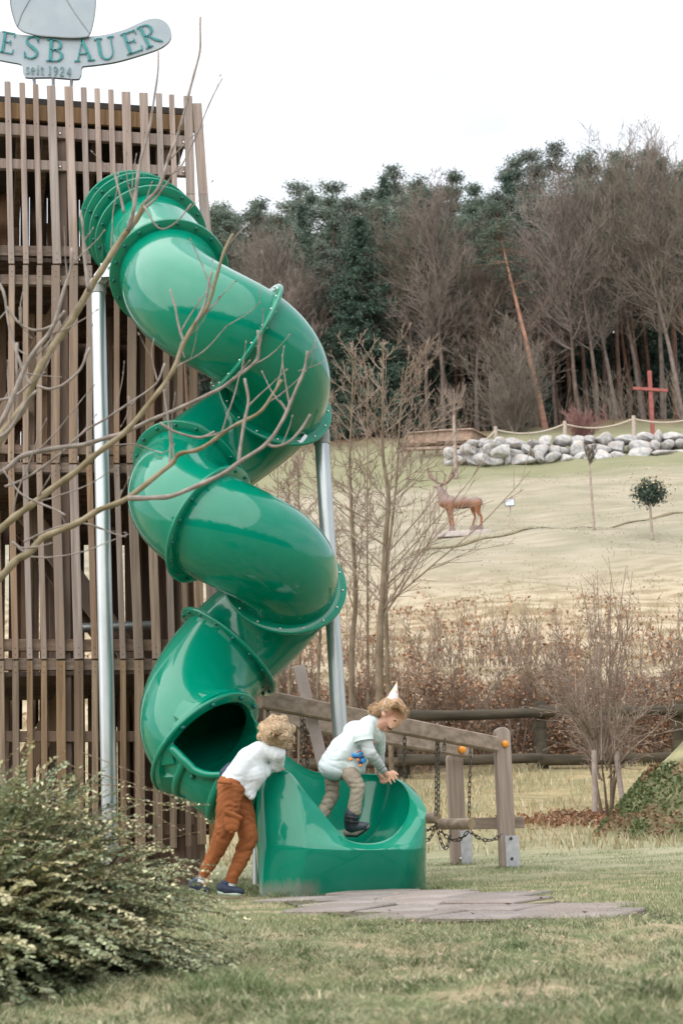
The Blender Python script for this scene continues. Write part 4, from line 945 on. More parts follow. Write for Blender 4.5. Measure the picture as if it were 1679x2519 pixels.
# front beam: rail edges given at both ends
def bar(pa, Da, ha, pb, Db, hb, w, name, mat, n=1):
    a, b_ = at(*pa, Da), at(*pb, Db); h0, h1 = ha*Da/F, hb*Db/F; d = b_-a; d /= np.linalg.norm(d); r = np.cross(d, [0, 0, 1]); r /= np.linalg.norm(r); u = np.cross(r, d); V = []
    for p, h in ((a, h0), (b_, h1)):
        bv = .01
        for i, j in ((1, 1-bv*2/h), (1-bv*2/w, 1), (-1+bv*2/w, 1), (-1, 1-bv*2/h), (-1, -1+bv*2/h), (-1+bv*2/w, -1), (1-bv*2/w, -1), (1, -1+bv*2/h)): V.append(p+r*i*w/2+u*j*h/2)
    return MB().add(V, [tuple(range(8)), tuple(reversed(range(8, 16)))]+[(i, 8+i, 8+(i+1) % 8, (i+1) % 8) for i in range(8)]).build(name, mat, wk)
bar((640, 1719), 9.95, 46, c6(640, 384), D1-.02, 36, .075, "beam", M_wk)
bar((640, 1757), 10.9, 40, c6(512, 423), D2-.08, 30, .075, "beam", M_wk)
def post(x, ytop, ybot, wpx, D, dep=.10, nm="post"):
    a = at(*c6(x, ytop), D); g = at(*c6(x+ (ybot-ytop)*.047, ybot), D); g[2] = min(g[2], -.02); w = wpx/2.0128*D/F; rr = w/2; V = []; Fs = []
    n = 9; prof = [(rr*math.cos(t), rr*math.sin(t)*.8) for t in np.linspace(0, math.pi, n)]
    d = (a-g); d /= np.linalg.norm(d); ex = np.array([1, 0.12, 0]); ex -= d*np.dot(ex, d); ex /= np.linalg.norm(ex); ez = np.cross(ex, d); ez = ez if ez[1] > 0 else -ez
    outl = [g+ex*rr]+[a+ex*x_+d*(y_-rr*.8) for x_, y_ in prof]+[g-ex*rr]; m_ = len(outl); V = outl+[p+ez*dep for p in outl]
    me = MB().add(V, [tuple(reversed(range(m_))), tuple(range(m_, 2*m_))]+[(i, (i+1) % m_, m_+(i+1) % m_, m_+i) for i in range(m_)]).build(nm, M_wkp, wk)
    md = me.modifiers.new("b", 'BEVEL'); md.width = .008; md.segments = 2; md.limit_method = 'ANGLE'; return a, g, ex, ez
a, g, ex, ez = post(675, 298, 987, 76, D1)
MB().obox(g+np.array([0.012, 0, .11])+ex*.02-ez*.004, ex*.055, ez*.004, (a-g)/np.linalg.norm(a-g)*.155, .002).build("foot_plate", M_plate, wk)
for y_ in (850, 950): p = at(*c6(716+(y_-850)*.05, y_), D1-.012); link("plate_bolt", mesh("plate_bolt", ICO1[0]*.014*np.array([1, .6, 1])+p, ICO1[1], M_screw, True), wk)
p = at(*c6(687, 382), D1-.01); link("orange_cap", mesh("orange_cap", ICO2[0]*.028*np.array([1, .5, 1])+p, ICO2[1], M_or, True), wk)
p = at(*c6(475, 410), D2-.24); link("orange_cap", mesh("orange_cap", ICO2[0]*.034*np.array([1, .5, 1])+p, ICO2[1], M_or, True), wk)
a2, g2, ex2, ez2 = post(440, 425, 972, 76, D2, .12)
MB().obox(g2+np.array([0, 0, .13])+ex2*.06-ez2*.004, ex2*.05, ez2*.004, (a2-g2)/np.linalg.norm(a2-g2)*.18, .002).build("foot_plate", M_plate, wk)
for y_ in (855, 950): p = at(*c6(468, y_), D2-.012); link("plate_bolt", mesh("plate_bolt", ICO1[0]*.014*np.array([1, .6, 1])+p, ICO1[1], M_bolts, True), wk)
M_prop = pm('pale_prop_wood', (.33, .28, .26), (.42, .36, .34), 8, .85)
# slanting props at the far left end
MB().beam(at(735, 1640, 10.4), at(800, 1905, 10.3), .085, .085, up=(0, 1, 0)).build("prop", M_prop, wk)
MB().beam(at(800, 1905, 10.3), at(860, 2150, 10.2), .085, .085, up=(0, 1, 0)).build("prop", M_prop, wk)
for (xa, xb, y_, r_, Dd, dy) in ((190, 352, 748, 27, 11.2, 2), (372, 520, 778, 27, 10.9, 2)):
    r = r_/2.0128*Dd/F; p, q = at(*c6(xa, y_+dy), Dd+.25), at(*c6(xb, y_), Dd)
    lg = MB().tube([p, q], r, 20).build("log", M_wk, wk, angle=40); d = (q-p)/np.linalg.norm(q-p); MB().tube([q+d*.001, q+d*.004], r*.97, 20).build("log_end", M_wkd, lg, angle=40) if False else MB().tube([q-d*.002, q+d*.004], r*.96, 20).build("log_end", M_wkd, wk, angle=40)
MB().beam(at(*c6(515, 778), 11.65), at(*c6(784, 770), 11.6), .08, 55/2.0128*11.6/F).build("cross_bar", M_wk, wk)
for pa in ((60, 770),):
    r = 26/2.0128*11.5/F; MB().tube([at(*c6(100, 735), 11.8), at(*c6(250, 738), 11.8)], r, 18).build("log", M_wk, wk, angle=40)
def link_mesh():
    V = []; Fs = []; n, m_ = 14, 5; L_, r_, t_ = .011, .0085, .0032
    pts = [(r_*math.cos(a), (L_ if math.sin(a) > 0 else -L_)+r_*math.sin(a)) for a in np.linspace(0, 2*math.pi, n, endpoint=False)]
    for i, (x, y) in enumerate(pts):
        a = 2*math.pi*i/n; nx_, ny_ = math.cos(a), math.sin(a)
        for k in range(m_): b_ = 2*math.pi*k/m_; V.append((x+nx_*t_*math.cos(b_), t_*math.sin(b_), y+ny_*t_*math.cos(b_)))
    for i in range(n):
        for k in range(m_): Fs.append((i*m_+k, i*m_+(k+1) % m_, ((i+1) % n)*m_+(k+1) % m_, ((i+1) % n)*m_+k))
    return np.array(V), Fs
LKV, LKF = link_mesh()
def chain(pts, sc_=1.35, name="chain"):
    P = np.array(pts); seg = np.linalg.norm(np.diff(P, axis=0), axis=1); S_ = np.concatenate([[0], np.cumsum(seg)]); step = .030*sc_; b = MB()
    for i, s in enumerate(np.arange(step/2, S_[-1], step)):
        c = np.array([np.interp(s, S_, P[:, k]) for k in range(3)]); c2_ = np.array([np.interp(s+.01, S_, P[:, k]) for k in range(3)]); d = c2_-np.array([np.interp(s-.01, S_, P[:, k]) for k in range(3)]); d /= np.linalg.norm(d)
        rf_ = np.array([1., 0, 0]) if abs(d[0]) < .9 else np.array([0, 0, 1.]); x = np.cross(rf_, d); x /= np.linalg.norm(x); y = np.cross(d, x); a = (math.pi/2 if i % 2 else 0)+.6
        X_ = math.cos(a)*x+math.sin(a)*y; Y_ = np.cross(d, X_); b.add(LKV*sc_ @ np.array([X_, Y_, d])+c, LKF)
    return b.build(name, M_chain, wk, smooth=True)
def vch(xa, ya, xb, yb, D): chain([at(*c6(xa, ya), D), at(*c6(xb, yb), D)])
vch(190, 328, 190, 560, 10.9); vch(350, 358, 345, 722, 11.0); vch(357, 375, 357, 726, 11.25); vch(516, 398, 508, 750, 11.9)
chain([at(657, 1720, 10), at(659, 1765, 10)]); chain([at(743, 1745, 10.2), at(738, 1925, 10.2)]); chain([at(748, 1770, 10.5), at(759, 1925, 10.5)]); chain([at(1093, 1818+0, 10.9), at(1092, 1840, 10.9)])
def sl(a, b_, D0, D1_, s): chain(sag(at(*c6(*a), D0), at(*c6(*b_), D1_), s, 16))
sl((508, 808), (668, 830), 11.0, 11.2, .06); sl((345, 775), (508, 808), 11.2, 11.0, .10); sl((260, 820), (345, 775), 11.3, 11.2, .09); sl((260, 790), (350, 775), 11.5, 11.3, .04); sl((345, 775), (420, 808), 11.2, 11.3, .16)
# ------------------------------------------------------------------ vegetation helpers
def rv(R): v = R.randn(3); return v/np.linalg.norm(v)
def branch(S, R, p, d, L, r, depth, P, tips=None):
    """random bent branch with children. P: per-depth dict lists"""
    n = P['n'][min(depth, len(P['n'])-1)]; st = L/n; wob = P.get('wob', .12); pts = [p]; q = p; dd = d
    for i in range(n):
        dd = dd+rv(R)*wob+np.array([0, 0, P.get('up', .04)]); dd /= np.linalg.norm(dd); q2 = q+dd*st; ra = r*(1-.75*i/n); rb = r*(1-.75*(i+1)/n)
        S.append((*q, *q2, ra, max(rb, P['rmin']))); q = q2; pts.append(q)
        if depth < P['depth']:
            k = P['kids'][depth]; k = int(k)+(R.rand() < k-int(k))
            if i >= P.get('skip', [0, 0, 0, 0])[depth]:
                for _ in range(k):
                    s = rv(R); s -= dd*np.dot(s, dd); s /= np.linalg.norm(s); a = P['ang'][depth]*(.7+.6*R.rand()); nd = dd*math.cos(a)+s*math.sin(a)
                    branch(S, R, q-dd*st*R.rand(), nd, L*P['len'][depth]*(.55+.75*R.rand())*(1-.45*i/n), max(ra*P['rr'][depth], P['rmin']), depth+1, P, tips)
    if tips is not None: tips.append((q, dd))
def leafmesh(name, C, size, mat, tint=None, R=None, aspect=.55, normals=None, fold=True):
    """leaf-shaped quads (2 tris) around centres C with random orientation"""
    R = R or np.random.RandomState(5); n = len(C); a = R.randn(n, 3); a /= np.linalg.norm(a, axis=1)[:, None]
    if normals is not None: a = a*.7+normals; a /= np.linalg.norm(a, axis=1)[:, None]
    b = R.randn(n, 3); b = np.cross(a, b); b /= np.linalg.norm(b, axis=1)[:, None]; sz = (size*(.6+.8*R.rand(n)))[:, None]
    V = np.stack([C-a*sz*.5, C+b*sz*aspect*.5, C+a*sz*.5, C-b*sz*aspect*.5+np.cross(a, b)*sz*.15], 1).reshape(-1, 3)
    Fq = (np.arange(n)*4)[:, None]+np.array([[0, 1, 2, 3]]); me = mesh(name, V, Fq, mat)
    if tint is not None: color_attr(me, np.repeat(tint, 4, 0))
    return me
M_leaf = pm("leaf_tinted", (1, 1, 1), (1, 1, 1), 3, .6, attr="tint", translucent=.2, spec=.4)
def treeobj(name, label, parts, loc, group=None, scale=1.0, cat="tree", rot=0.0):
    o = thing(name, label, cat, tuple(loc), group); o.scale = (scale,)*3 if not hasattr(scale, '__len__') else scale; o.rotation_euler[2] = rot
    for nm, me in parts:
        c = bpy.data.objects.new(nm, me); COL.objects.link(c); c.parent = o
    return o
# ------------------------------------------------------------------ forest archetypes (unit metres, base at origin)
M_bark1 = pm("bare_bark", (0.085, 0.062, 0.052), (0.16, 0.125, 0.105), 3, .95, rand=.2)
M_twigp = pm("pinkish_twigs", (0.175, 0.135, 0.115), (0.27, 0.215, 0.187), 1, .95, rand=.15)
M_twigb = pm("brown_twigs", (0.115, 0.096, 0.076), (0.205, 0.175, 0.145), 1, .95, rand=.18)
M_pinebark = pm("pine_bark", (0.10, 0.06, 0.045), (0.18, 0.10, 0.07), 2, .95, rand=.15)
M_redbark = pm("red_pine_bark", (0.22, 0.115, 0.08), (0.34, 0.19, 0.135), 2, .9, rand=.1)
M_pine = pm("pine_needles", (0.085, 0.118, 0.09), (0.165, 0.205, 0.162), 1.2, .8, rand=.22, translucent=.1, spec=.3)
M_spr = pm("spruce_needles", (0.035, 0.062, 0.048), (0.075, 0.11, 0.085), 1.2, .8, rand=.12, translucent=.05, spec=.25)
def bare_arch(seed, Hh=15, spread=1.0, twl=1.0):
    R = np.random.RandomState(seed); T, S = [], []; q = np.zeros(3); dd = np.array([R.randn()*.03, R.randn()*.03, 1.]); n = 22; r = .17
    for i in range(n):
        dd = dd+rv(R)*.05; dd[2] = max(dd[2], .7); dd /= np.linalg.norm(dd); q2 = q+dd*Hh/n; T.append((*q, *q2, r*(1-.9*i/n), r*(1-.9*(i+1)/n)))
        if i > 6:
            for _ in range(2 if i < n-5 else 3):
                a = R.rand()*6.283; el = R.uniform(.35, 1.0)+(.3 if i > n*.7 else 0); d = np.array([math.cos(a)*math.cos(el), math.sin(a)*math.cos(el), math.sin(el)])
                L_ = Hh*(.12+.20*math.sin(math.pi*min(1, (i-2)/n)))*spread*(.6+.6*R.rand())
                branch(S, R, q2, d, L_, .045*(1-.5*i/n), 0, dict(n=[6, 4, 3], depth=2, kids=[1.5, 1.6], ang=[.75, .7], len=[.42*twl, .55], rr=[.5, .6], rmin=.011, wob=.14, up=.10))
        q = q2
    return [('trunk', segmesh("trunk", T, M_bark1, 6)), ('crown', segmesh("crown", S, M_twigp if seed % 2 else M_twigb, 3))]
def needles(C, sz, R, mat, name="crown", flat=.5):
    n = len(C); k = 10; k = 22; Cn = np.repeat(C, k, 0)+R.randn(n*k, 3)*np.array([sz*.5, sz*.5, sz*.28]); 
    return leafmesh(name, Cn, sz*.38, mat, R=R, aspect=.32)
def pine_arch(seed, Hh=17, bark=None, crown0=.55):
    R = np.random.RandomState(seed); T = []; q = np.zeros(3); dd = np.array([R.randn()*.04, R.randn()*.02, 1.]); n = 18; Cs = []; B = []
    for i in range(n):
        dd = dd+rv(R)*.035; dd[2] = 1; dd /= np.linalg.norm(dd); q2 = q+dd*Hh/n; T.append((*q, *q2, .17*(1-.8*i/n), .17*(1-.8*(i+1)/n)))
        f = i/n
        if f > crown0-.12:
            for _ in range(5 if f > crown0 else 1):
                a = R.rand()*6.283; w = math.sin(math.pi*min(1, .15+.85*(f-crown0+.12)/(1.12-crown0)))**.6; L_ = (1.0+1.5*R.rand())*w*(1.55-1.15*f)*(0.6+.7*(R.rand() > .3)); el = R.uniform(.0, .6)
                d = np.array([math.cos(a)*math.cos(el), math.sin(a)*math.cos(el), math.sin(el)]); e = q2+d*L_; B.append((*q2, *e, .035, .015))
                for t in np.linspace(.35, 1.05, 7): Cs.append(q2+d*L_*t+np.array([R.randn()*.18, R.randn()*.18, .15+R.randn()*.12]))
        q = q2
    Cs += [q+np.array([R.randn()*.15, R.randn()*.15, R.uniform(-.8, .3)]) for _ in range(8)]
    return [('trunk', segmesh("trunk", T+B, bark or M_pinebark, 6)), ('crown', needles(np.array(Cs), .42, R, M_pine))]
def spruce_arch(seed, Hh=14, mat=None, dens=1.0, Rb=2.4):
    R = np.random.RandomState(seed); T = [(0, 0, 0, 0, 0, Hh, .2, .02)]; C = []; z = Hh*.06
    while z < Hh*.99:
        f = z/Hh; Lm = Rb*(1-f)**.85+.12
        for a in R.rand(int((11-5*f)*dens))*6.283:
            L_ = Lm*(.7+.5*R.rand()); m_ = max(3, int(L_/.2)); dr = -.15-.35*(1-f)
            for t in np.linspace(.15, 1, m_): C.append((math.cos(a)*L_*t, math.sin(a)*L_*t, z+dr*L_*t*t+.15*L_*t**3+R.randn()*.05))
        z += .30+.12*R.rand()
    C = np.array(C); n = len(C); k = 11; Cn = np.repeat(C, k, 0)+R.randn(n*k, 3)*np.array([.14, .14, .11]); Cn[:, 2] -= .1
    return [('trunk', segmesh("trunk", T, M_pinebark, 6)), ('crown', leafmesh("crown", Cn, .21, mat or M_spr, R=R, aspect=.35))]
BARE = [bare_arch(1), bare_arch(2, spread=1.25), bare_arch(3, spread=.9, twl=1.2), bare_arch(4, spread=1.1), bare_arch(5, spread=1.3)]
PINE = [pine_arch(11), pine_arch(12, crown0=.45), pine_arch(13, crown0=.6), pine_arch(14, crown0=.35)]
SPR = [spruce_arch(21, Rb=2.1), spruce_arch(22, Rb=1.7)]
DSPR = spruce_arch(23, Rb=3.6, dens=1.5)
RPINE = pine_arch(15, bark=M_redbark, crown0=.66)
def place(arch, name, label, px, D, ytop, Harch, group, wsc=1.0, cat="tree", R=RS):
    b = on_ground(px, D, 1050); top = at(px, ytop, D); h = top[2]-b[2]; s = h/Harch; ws = wsc*s**.5*(1.0)
    return treeobj(name, label, arch, b-[0, 0, .1], group, (ws, ws, s), cat, R.rand()*6.28)
def skyl(px): return float(np.interp(px, [300, 480, 530, 600, 660, 700, 770, 850, 900, 980, 1060, 1150, 1270, 1310, 1400, 1500, 1640, 1900], [560, 560, 520, 505, 495, 530, 495, 475, 490, 435, 455, 470, 455, 400, 410, 405, 395, 400]))
RF = np.random.RandomState(77)
G1, G2, G3, G4 = "pines at the back of the forest", "bare trees along the forest edge", "bare trees deeper in the forest", "narrow spruces among the forest trees"
for px in np.arange(440, 1800, 27):        # rear rows of pines make the skyline
    x = px+RF.uniform(-12, 12); place((PINE+SPR)[RF.randint(6)], "pine_tree", "dark green pine crown rising at the back of the forest skyline", x, RF.uniform(95, 104), skyl(x)+RF.uniform(-22, 42), 17, G1, 1.15)
for px in np.arange(450, 1800, 30):
    x = px+RF.uniform(-14, 14); place(PINE[RF.randint(4)], "pine_tree", "dark green pine crown rising at the back of the forest skyline", x, RF.uniform(88, 94), skyl(x)+RF.uniform(25, 100), 17, G1, 1.1)
ORD = 'first second third fourth fifth sixth seventh eighth ninth tenth eleventh twelfth thirteenth fourteenth fifteenth sixteenth seventeenth eighteenth nineteenth twentieth'.split()+['twenty '+w for w in 'first second third fourth fifth sixth'.split()]
ks_ = 0
for px in (545, 655, 768, 980, 1058, 1090, 1300, 1480, 1640):
    x = px+RF.uniform(-6, 6); ks_ += 1; place(SPR[RF.randint(2)], "spruce_tree", "narrow pointed spruce tip on the forest skyline, "+ORD[ks_-1]+" from the left", x, RF.uniform(90, 96), skyl(x)-12, 14, G4, .85)
for px in np.arange(470, 1290, 27):         # lower spruces and pines filling the left part
    x = px+RF.uniform(-14, 14); place((SPR+PINE)[RF.randint(6)], "conifer_tree", "mid height blue green conifer in the left part of the forest", x, RF.uniform(84, 88), skyl(x)+RF.uniform(60, 190), 15.5, "conifers in the left part of the forest", 1.1)
for px in np.arange(640, 1810, 34):
    x = px+RF.uniform(-14, 14); yt = skyl(x)+RF.uniform(15, 110) if x > 1290 else RF.uniform(590, 740)
    if 780 < x < 960: continue; place(BARE[RF.randint(5)], "bare_tree", "leafless brown tree standing deeper in the forest", x, RF.uniform(85, 91), yt, 15.3, G3, 1.0)
for px in np.arange(620, 1810, 50):
    x = px+RF.uniform(-16, 16); yt = (skyl(x)+RF.uniform(25, 130)) if x > 1380 else RF.uniform(560, 700) if x > 960 else RF.uniform(640, 740)
    if 800 < x < 1000: continue
    kb_ = globals().get('kb_', 0)+1; place(BARE[RF.randint(5)], "bare_tree", "leafless pinkish brown tree on the front forest edge, "+ORD[kb_-1]+" from the left", x, RF.uniform(80, 83.5), yt, 15.3, G2, 1.0)
place(DSPR, "dark_spruce", "very dark broad spruce standing out among the bare trees", 905, 81, 520, 14, None, 1.05)
place(BARE[0], "bare_tree", "pinkish bare tree with fan shaped crown right of the dark spruce", 1090, 79.5, 530, 15.3, None, 1.1)
place(RPINE, "leaning_pine", "tall pine with bright orange red bark leaning in the forest", 1340, 79.0, 530, 17, None, 1.25).rotation_euler = (0, -0.085, .2)
place(BARE[3], "pale_birch", "pale bare birch with fine drooping twigs left of dark spruce", 672, 79.0, 620, 15.3, None, .8)
# the wood behind, one leaf mass with the shade put into its dark tints
R = np.random.RandomState(9); n = 60000
px = R.uniform(380, 1900, n); f = R.rand(n)**.8; yb = 1060; yt = np.array([skyl(a) for a in px])+80+R.rand(n)*30; D = R.uniform(104, 112, n); py = yb-(yb-yt)*f; C = atv(px, py, D)
tint = np.where((R.rand(n) < .55)[:, None], np.array([[.05, .066, .052]]), np.array([[.066, .052, .045]]))*(.5+R.rand(n))[:, None]
tag(link("distant_wood", leafmesh("distant_wood", C, .75, M_leaf, tint, R, aspect=.6)), kind='stuff')
# undergrowth on the wood edge
R = np.random.RandomState(19); S = []
for i in range(300):
    px_ = R.uniform(560, 1780); D_ = R.uniform(76, 88); b_ = on_ground(px_, D_, 1050); branch(S, R, b_, np.array([R.randn()*.3, R.randn()*.3, 1.]), R.uniform(1., 3.2), .02, 0, dict(n=[5, 3], depth=1, kids=[1.6], ang=[.6], len=[.5], rr=[.6], rmin=.010, up=.05))
tag(link("undergrowth", segmesh("undergrowth", S, M_twigb, 3)), kind='stuff')
def shrub(name, label, px, D, h, w, n, mat, seed, cat="shrub", rmin=.012, base=None):
    R = np.random.RandomState(seed); S = []; b_ = on_ground(px, D, 1060)
    for i in range(n):
        a = R.rand()*6.283; e = R.uniform(0, w); d = np.array([math.cos(a)*e, math.sin(a)*e, 1.]); d /= np.linalg.norm(d)
        branch(S, R, np.array([math.cos(a)*.1, math.sin(a)*.1, 0]), d, h*R.uniform(.6, 1.1), .03, 0, dict(n=[7, 4, 3], depth=2, kids=[1.6, 1.3], ang=[.5, .6], len=[.45, .5], rr=[.5, .6], rmin=rmin, up=.05, wob=.1))
    o = link(name, segmesh(name, S, mat, 3)); o.location = tuple(b_); return tag(o, label, cat)
M_redt = pm("reddish_twigs", (0.24, 0.12, 0.11), (0.32, 0.18, 0.16), 1, .9)
shrub("bare_shrub", "round greyish leafless shrub behind the boulder wall at the wood edge", 1265, 75, 5.2, .95, 34, M_twigb, 31)
shrub("red_twig_shrub", "low reddish twigged shrub behind the wall between two rope posts", 1432, 71.8, 1.9, .8, 26, M_redt, 32)
# saplings
def sapling(label, base, D, ytrunk, ytop, w, seed, mat, rad=.055, group=None, up=.12):
    R = np.random.RandomState(seed); b_ = on_ground(base[0], D, base[1]); t_ = at(base[2], ytrunk, D); top = at(base[2], ytop, D); o = thing("sapling", label, "tree", tuple(b_)); L_ = top[2]-t_[2]
    link("trunk", segmesh("trunk", [(*b_, *((b_+t_)/2), rad, rad*.85), (*((b_+t_)/2), *t_, rad*.85, rad*.7), (*t_, *(t_+(top-t_)*.8), rad*.7, .012)], M_sap, 8), o); S = []
    for i in range(15):
        p = t_+(top-t_)*R.uniform(0, .5); a = R.rand()*6.283; d = np.array([math.cos(a)*w, math.sin(a)*w, 1.]); d /= np.linalg.norm(d)
        branch(S, R, p, d, L_*R.uniform(.45, .85)*(1.15-(p[2]-t_[2])/L_*.6), .024, 0, dict(n=[6, 4], depth=1, kids=[1.5], ang=[.5], len=[.4], rr=[.6], rmin=.010, up=up, wob=.08))
    link("crown", segmesh("crown", S, mat, 3), o); return o
M_sap = pm("sapling_bark", (.22, .17, .14), (.34, .28, .24), 6, .9)
sapling("slender sapling with vase shaped pinkish crown in front of timber deck", (1121, 1120, 1116), 67, 1040, 935, .75, 41, M_twigp, .11)
sapling("thin young tree with small bare crown on the meadow left of leafy one", (1460, 1288, 1449), 50, 1150, 1090, .7, 42, M_twigb, .05)
o = sapling("thin stemmed young tree with a round dark evergreen ball crown", (1603, 1314, 1597), 48, 1235, 1180, .9, 43, M_twigb, .05)
R = np.random.RandomState(44); c_ = at(1597, 1212, 48); C = c_+R.randn(2600, 3)*np.array([.22, .22, .17]); link("foliage", leafmesh("foliage", C, .11, M_spr, R=R), o)
M_pleaf = pm("pale_leaf", (.40, .34, .20), (.52, .46, .30), 4, .8); C = c_+np.array([.05, 0, .18])+R.randn(330, 3)*np.array([.40, .40, .28]); link("pale_leaves", leafmesh("pale_leaves", C, .08, M_pleaf, R=R), o)

# ------------------------------------------------------------------ brown hedge behind the rail fence
M_htw = pm("hedge_twigs", (.15, .108, .08), (.28, .21, .16), 2, .95)
R = np.random.RandomState(61); n = 80000; px = R.uniform(560, 1860, n); D = R.uniform(24.9, 27.6, n)
def htop(px): return 1655+26*np.sin(px*.017)+20*np.sin(px*.047+1)+12*np.sin(px*.11)+np.where(px > 1560, -10, 0)
f = R.beta(1.4, 1.35, n); py = 1925-(1925-htop(px))*f*1.02; C = atv(px, py, D); cl = np.array([noise.noise(Vector(tuple(c*1.6)))+.6*noise.noise(Vector(tuple(c*4.2))) for c in C]); keep = cl > R.rand(n)*.95-.42-.30*(1-f); C, f, cl, px = C[keep], f[keep], cl[keep], px[keep]; n = len(C)
pal = np.array([(.31, .15, .078), (.37, .20, .108), (.44, .29, .18), (.22, .10, .052), (.47, .36, .27)]); tint = pal[np.clip((R.rand(n)*5).astype(int), 0, 4)]*(.65+.6*R.rand(n))[:, None]
hedge = thing("brown_hedge", "long loose beech hedge still holding its dry copper brown leaves", "hedge", tuple(on_ground(1200, 26)))
link("dry_leaves", leafmesh("dry_leaves", C, .062, M_leaf, tint, R, aspect=.6), hedge)
S = []
for i in range(460):
    px_ = R.uniform(560, 1860); D_ = R.uniform(25, 27.5); b_ = on_ground(px_, D_, 1900); hh_ = at(px_, float(htop(px_))-R.uniform(-40, 35), D_)[2]-b_[2]
    branch(S, R, b_, np.array([R.randn()*.18, R.randn()*.15, 1.]), hh_, .018, 0, dict(n=[8, 4, 2], depth=2, kids=[1.8, 1.0], ang=[.7, .7], len=[.28, .5], rr=[.5, .6], rmin=.0045, up=.03, wob=.1))
link("twigs", segmesh("twigs", S, M_htw, 3), hedge)
# loose leafy shoots standing above it
n = 4200; px = R.uniform(560, 1860, n); D = R.uniform(27.5, 34, n); sp_ = np.array([noise.noise(Vector((a*.012, 3.1, 0))) for a in px]); py = 1625-R.rand(n)*150*(0.35+np.clip(sp_*1.8+.3, 0, 1)); C = atv(px, py, D)
cl = np.array([noise.noise(Vector((c[0]*2.6, c[1]*1.0, c[2]*.7))) for c in C]); k = cl > .02; C = C[k]; tint = pal[R.randint(0, 5, len(C))]*(.7+.6*R.rand(len(C)))[:, None]
S = []
for i in range(230):
    px_ = R.uniform(560, 1860); D_ = R.uniform(27.8, 33); b_ = at(px_, 1640, D_); branch(S, R, b_, np.array([R.randn()*.25, R.randn()*.2, 1.]), R.uniform(.5, 1.5), .012, 0, dict(n=[7, 4], depth=1, kids=[1.8], ang=[.6], len=[.4], rr=[.6], rmin=.005, up=.04, wob=.1))
br = thing("bramble_thicket", "thicket of leggy brown stems and leaves on the slope above the hedge", "shrub", tuple(on_ground(1200, 30)))
link("dry_leaves", leafmesh("dry_leaves", C, .085, M_leaf, tint, R, aspect=.6), br); link("stems", segmesh("stems", S, M_htw, 3), br)
# low brown weeds on the rough lower slope
R = np.random.RandomState(63); n = 16000; D = R.uniform(29, 40, n); x = (R.rand(n)*2-1)*.26*D; z = gz(x, D)+R.rand(n)*.16; C = np.stack([x, D, z], -1); cl = np.array([noise.noise(Vector((c[0]*.8, c[1]*.8, 0))) for c in C]); C = C[cl > R.rand(n)*.5-.15]; tint = pal[R.randint(0, 5, len(C))]*(.6+.6*R.rand(len(C)))[:, None]
tag(link("dead_weeds", leafmesh("dead_weeds", C, .10, M_leaf, tint, R, aspect=.5)), kind='stuff')

# ------------------------------------------------------------------ bare trees between slide and meadow
M_alder = pm("young_tree_bark", (.10, .075, .045), (.20, .155, .11), 5, .9)
M_atw = pm("young_tree_twigs", (.20, .15, .115), (.30, .235, .19), 3, .9)
def meadow_tree(label, trunk, D, seed, nb, low, r0=.06, maxL=2.4, side=0.0):
    R = np.random.RandomState(seed); P = spline([at(x, y, D+o) for x, y, o in trunk], 40); g = on_ground(trunk[0][0], D, 1950); P[0] = np.array([P[0][0], P[0][1], g[2]-.05]); T, S = [], []
    o = thing("bare_tree", label, "tree", tuple(g)); n = len(P)
    for i in range(n-1): T.append((*P[i], *P[i+1], r0*(1-.88*i/n), r0*(1-.88*(i+1)/n)))
    link("trunk", segmesh("trunk", T, M_alder, 10), o)
    for k in range(nb):
        f = low+(1-low)*((k+.5)/nb)**.9; i = min(int(f*(n-1)), n-2); a = R.rand()*6.283 if R.rand() > side else R.uniform(-.6, .6); el = R.uniform(.5, .95); d = np.array([math.cos(a)*math.cos(el), math.sin(a)*math.cos(el), math.sin(el)])
        L_ = maxL*(1-f)**.7*R.uniform(.55, 1.1)+.35; branch(S, R, P[i], d, L_, max(.007, r0*.34*(1-f)), 0, dict(n=[10, 6, 3], depth=2, kids=[.75, .6], ang=[.6, .55], len=[.36, .45], rr=[.5, .6], rmin=.0046, up=.035, wob=.05))
    link("branches", segmesh("branches", S, M_atw, 4), o); return o
meadow_tree("bare multi branched tree with longest limbs reaching toward the deer", [(930, 1960, 0), (934, 1572, 0), (941, 1466, 0), (948, 1326, 0), (955, 1221, 0), (941, 1115, 0), (941, 980, 0), (942, 835, 0)], 21, 71, 30, .16, .066, 3.2, .30)
meadow_tree("bare upright tree close behind the right steel slide pole", [(862, 1960, 0), (866, 1600, 0), (874, 1466, 0), (864, 1256, 0), (860, 1133, 0), (866, 980, 0), (868, 840, 0)], 22, 72, 26, .28, .05, 2.0)
meadow_tree("second stem of bare tree forking beside the longest limbed tree", [(965, 1960, 0), (950, 1560, .1), (952, 1400, .2), (975, 1180, .3), (985, 1000, .3), (1005, 880, .3)], 21.6, 73, 24, .3, .04, 2.3, .2)
for i, (x0, x1, yt, lab) in enumerate(((738, 735, 1130, "slim bare tree trunk nearest the left of the right pole"), (712, 711, 1150, "middle one of three slim bare trunks left of the right pole"), (684, 683, 1120, "leftmost of three slim bare trunks left of the right pole"), (775, 795, 960, "bare tree partly hidden behind the right steel pole"), (905, 903, 900, "slim bare tree between the two taller bare trees"))):
    meadow_tree(lab, [(x0, 1940, 0), ((x0+x1)/2, 1600, 0), (x1, 1350, 0), (x1, yt, 0)], 23.0+i*.5, 80+i, 18, .35, .04 if i < 3 else .035, 1.5)
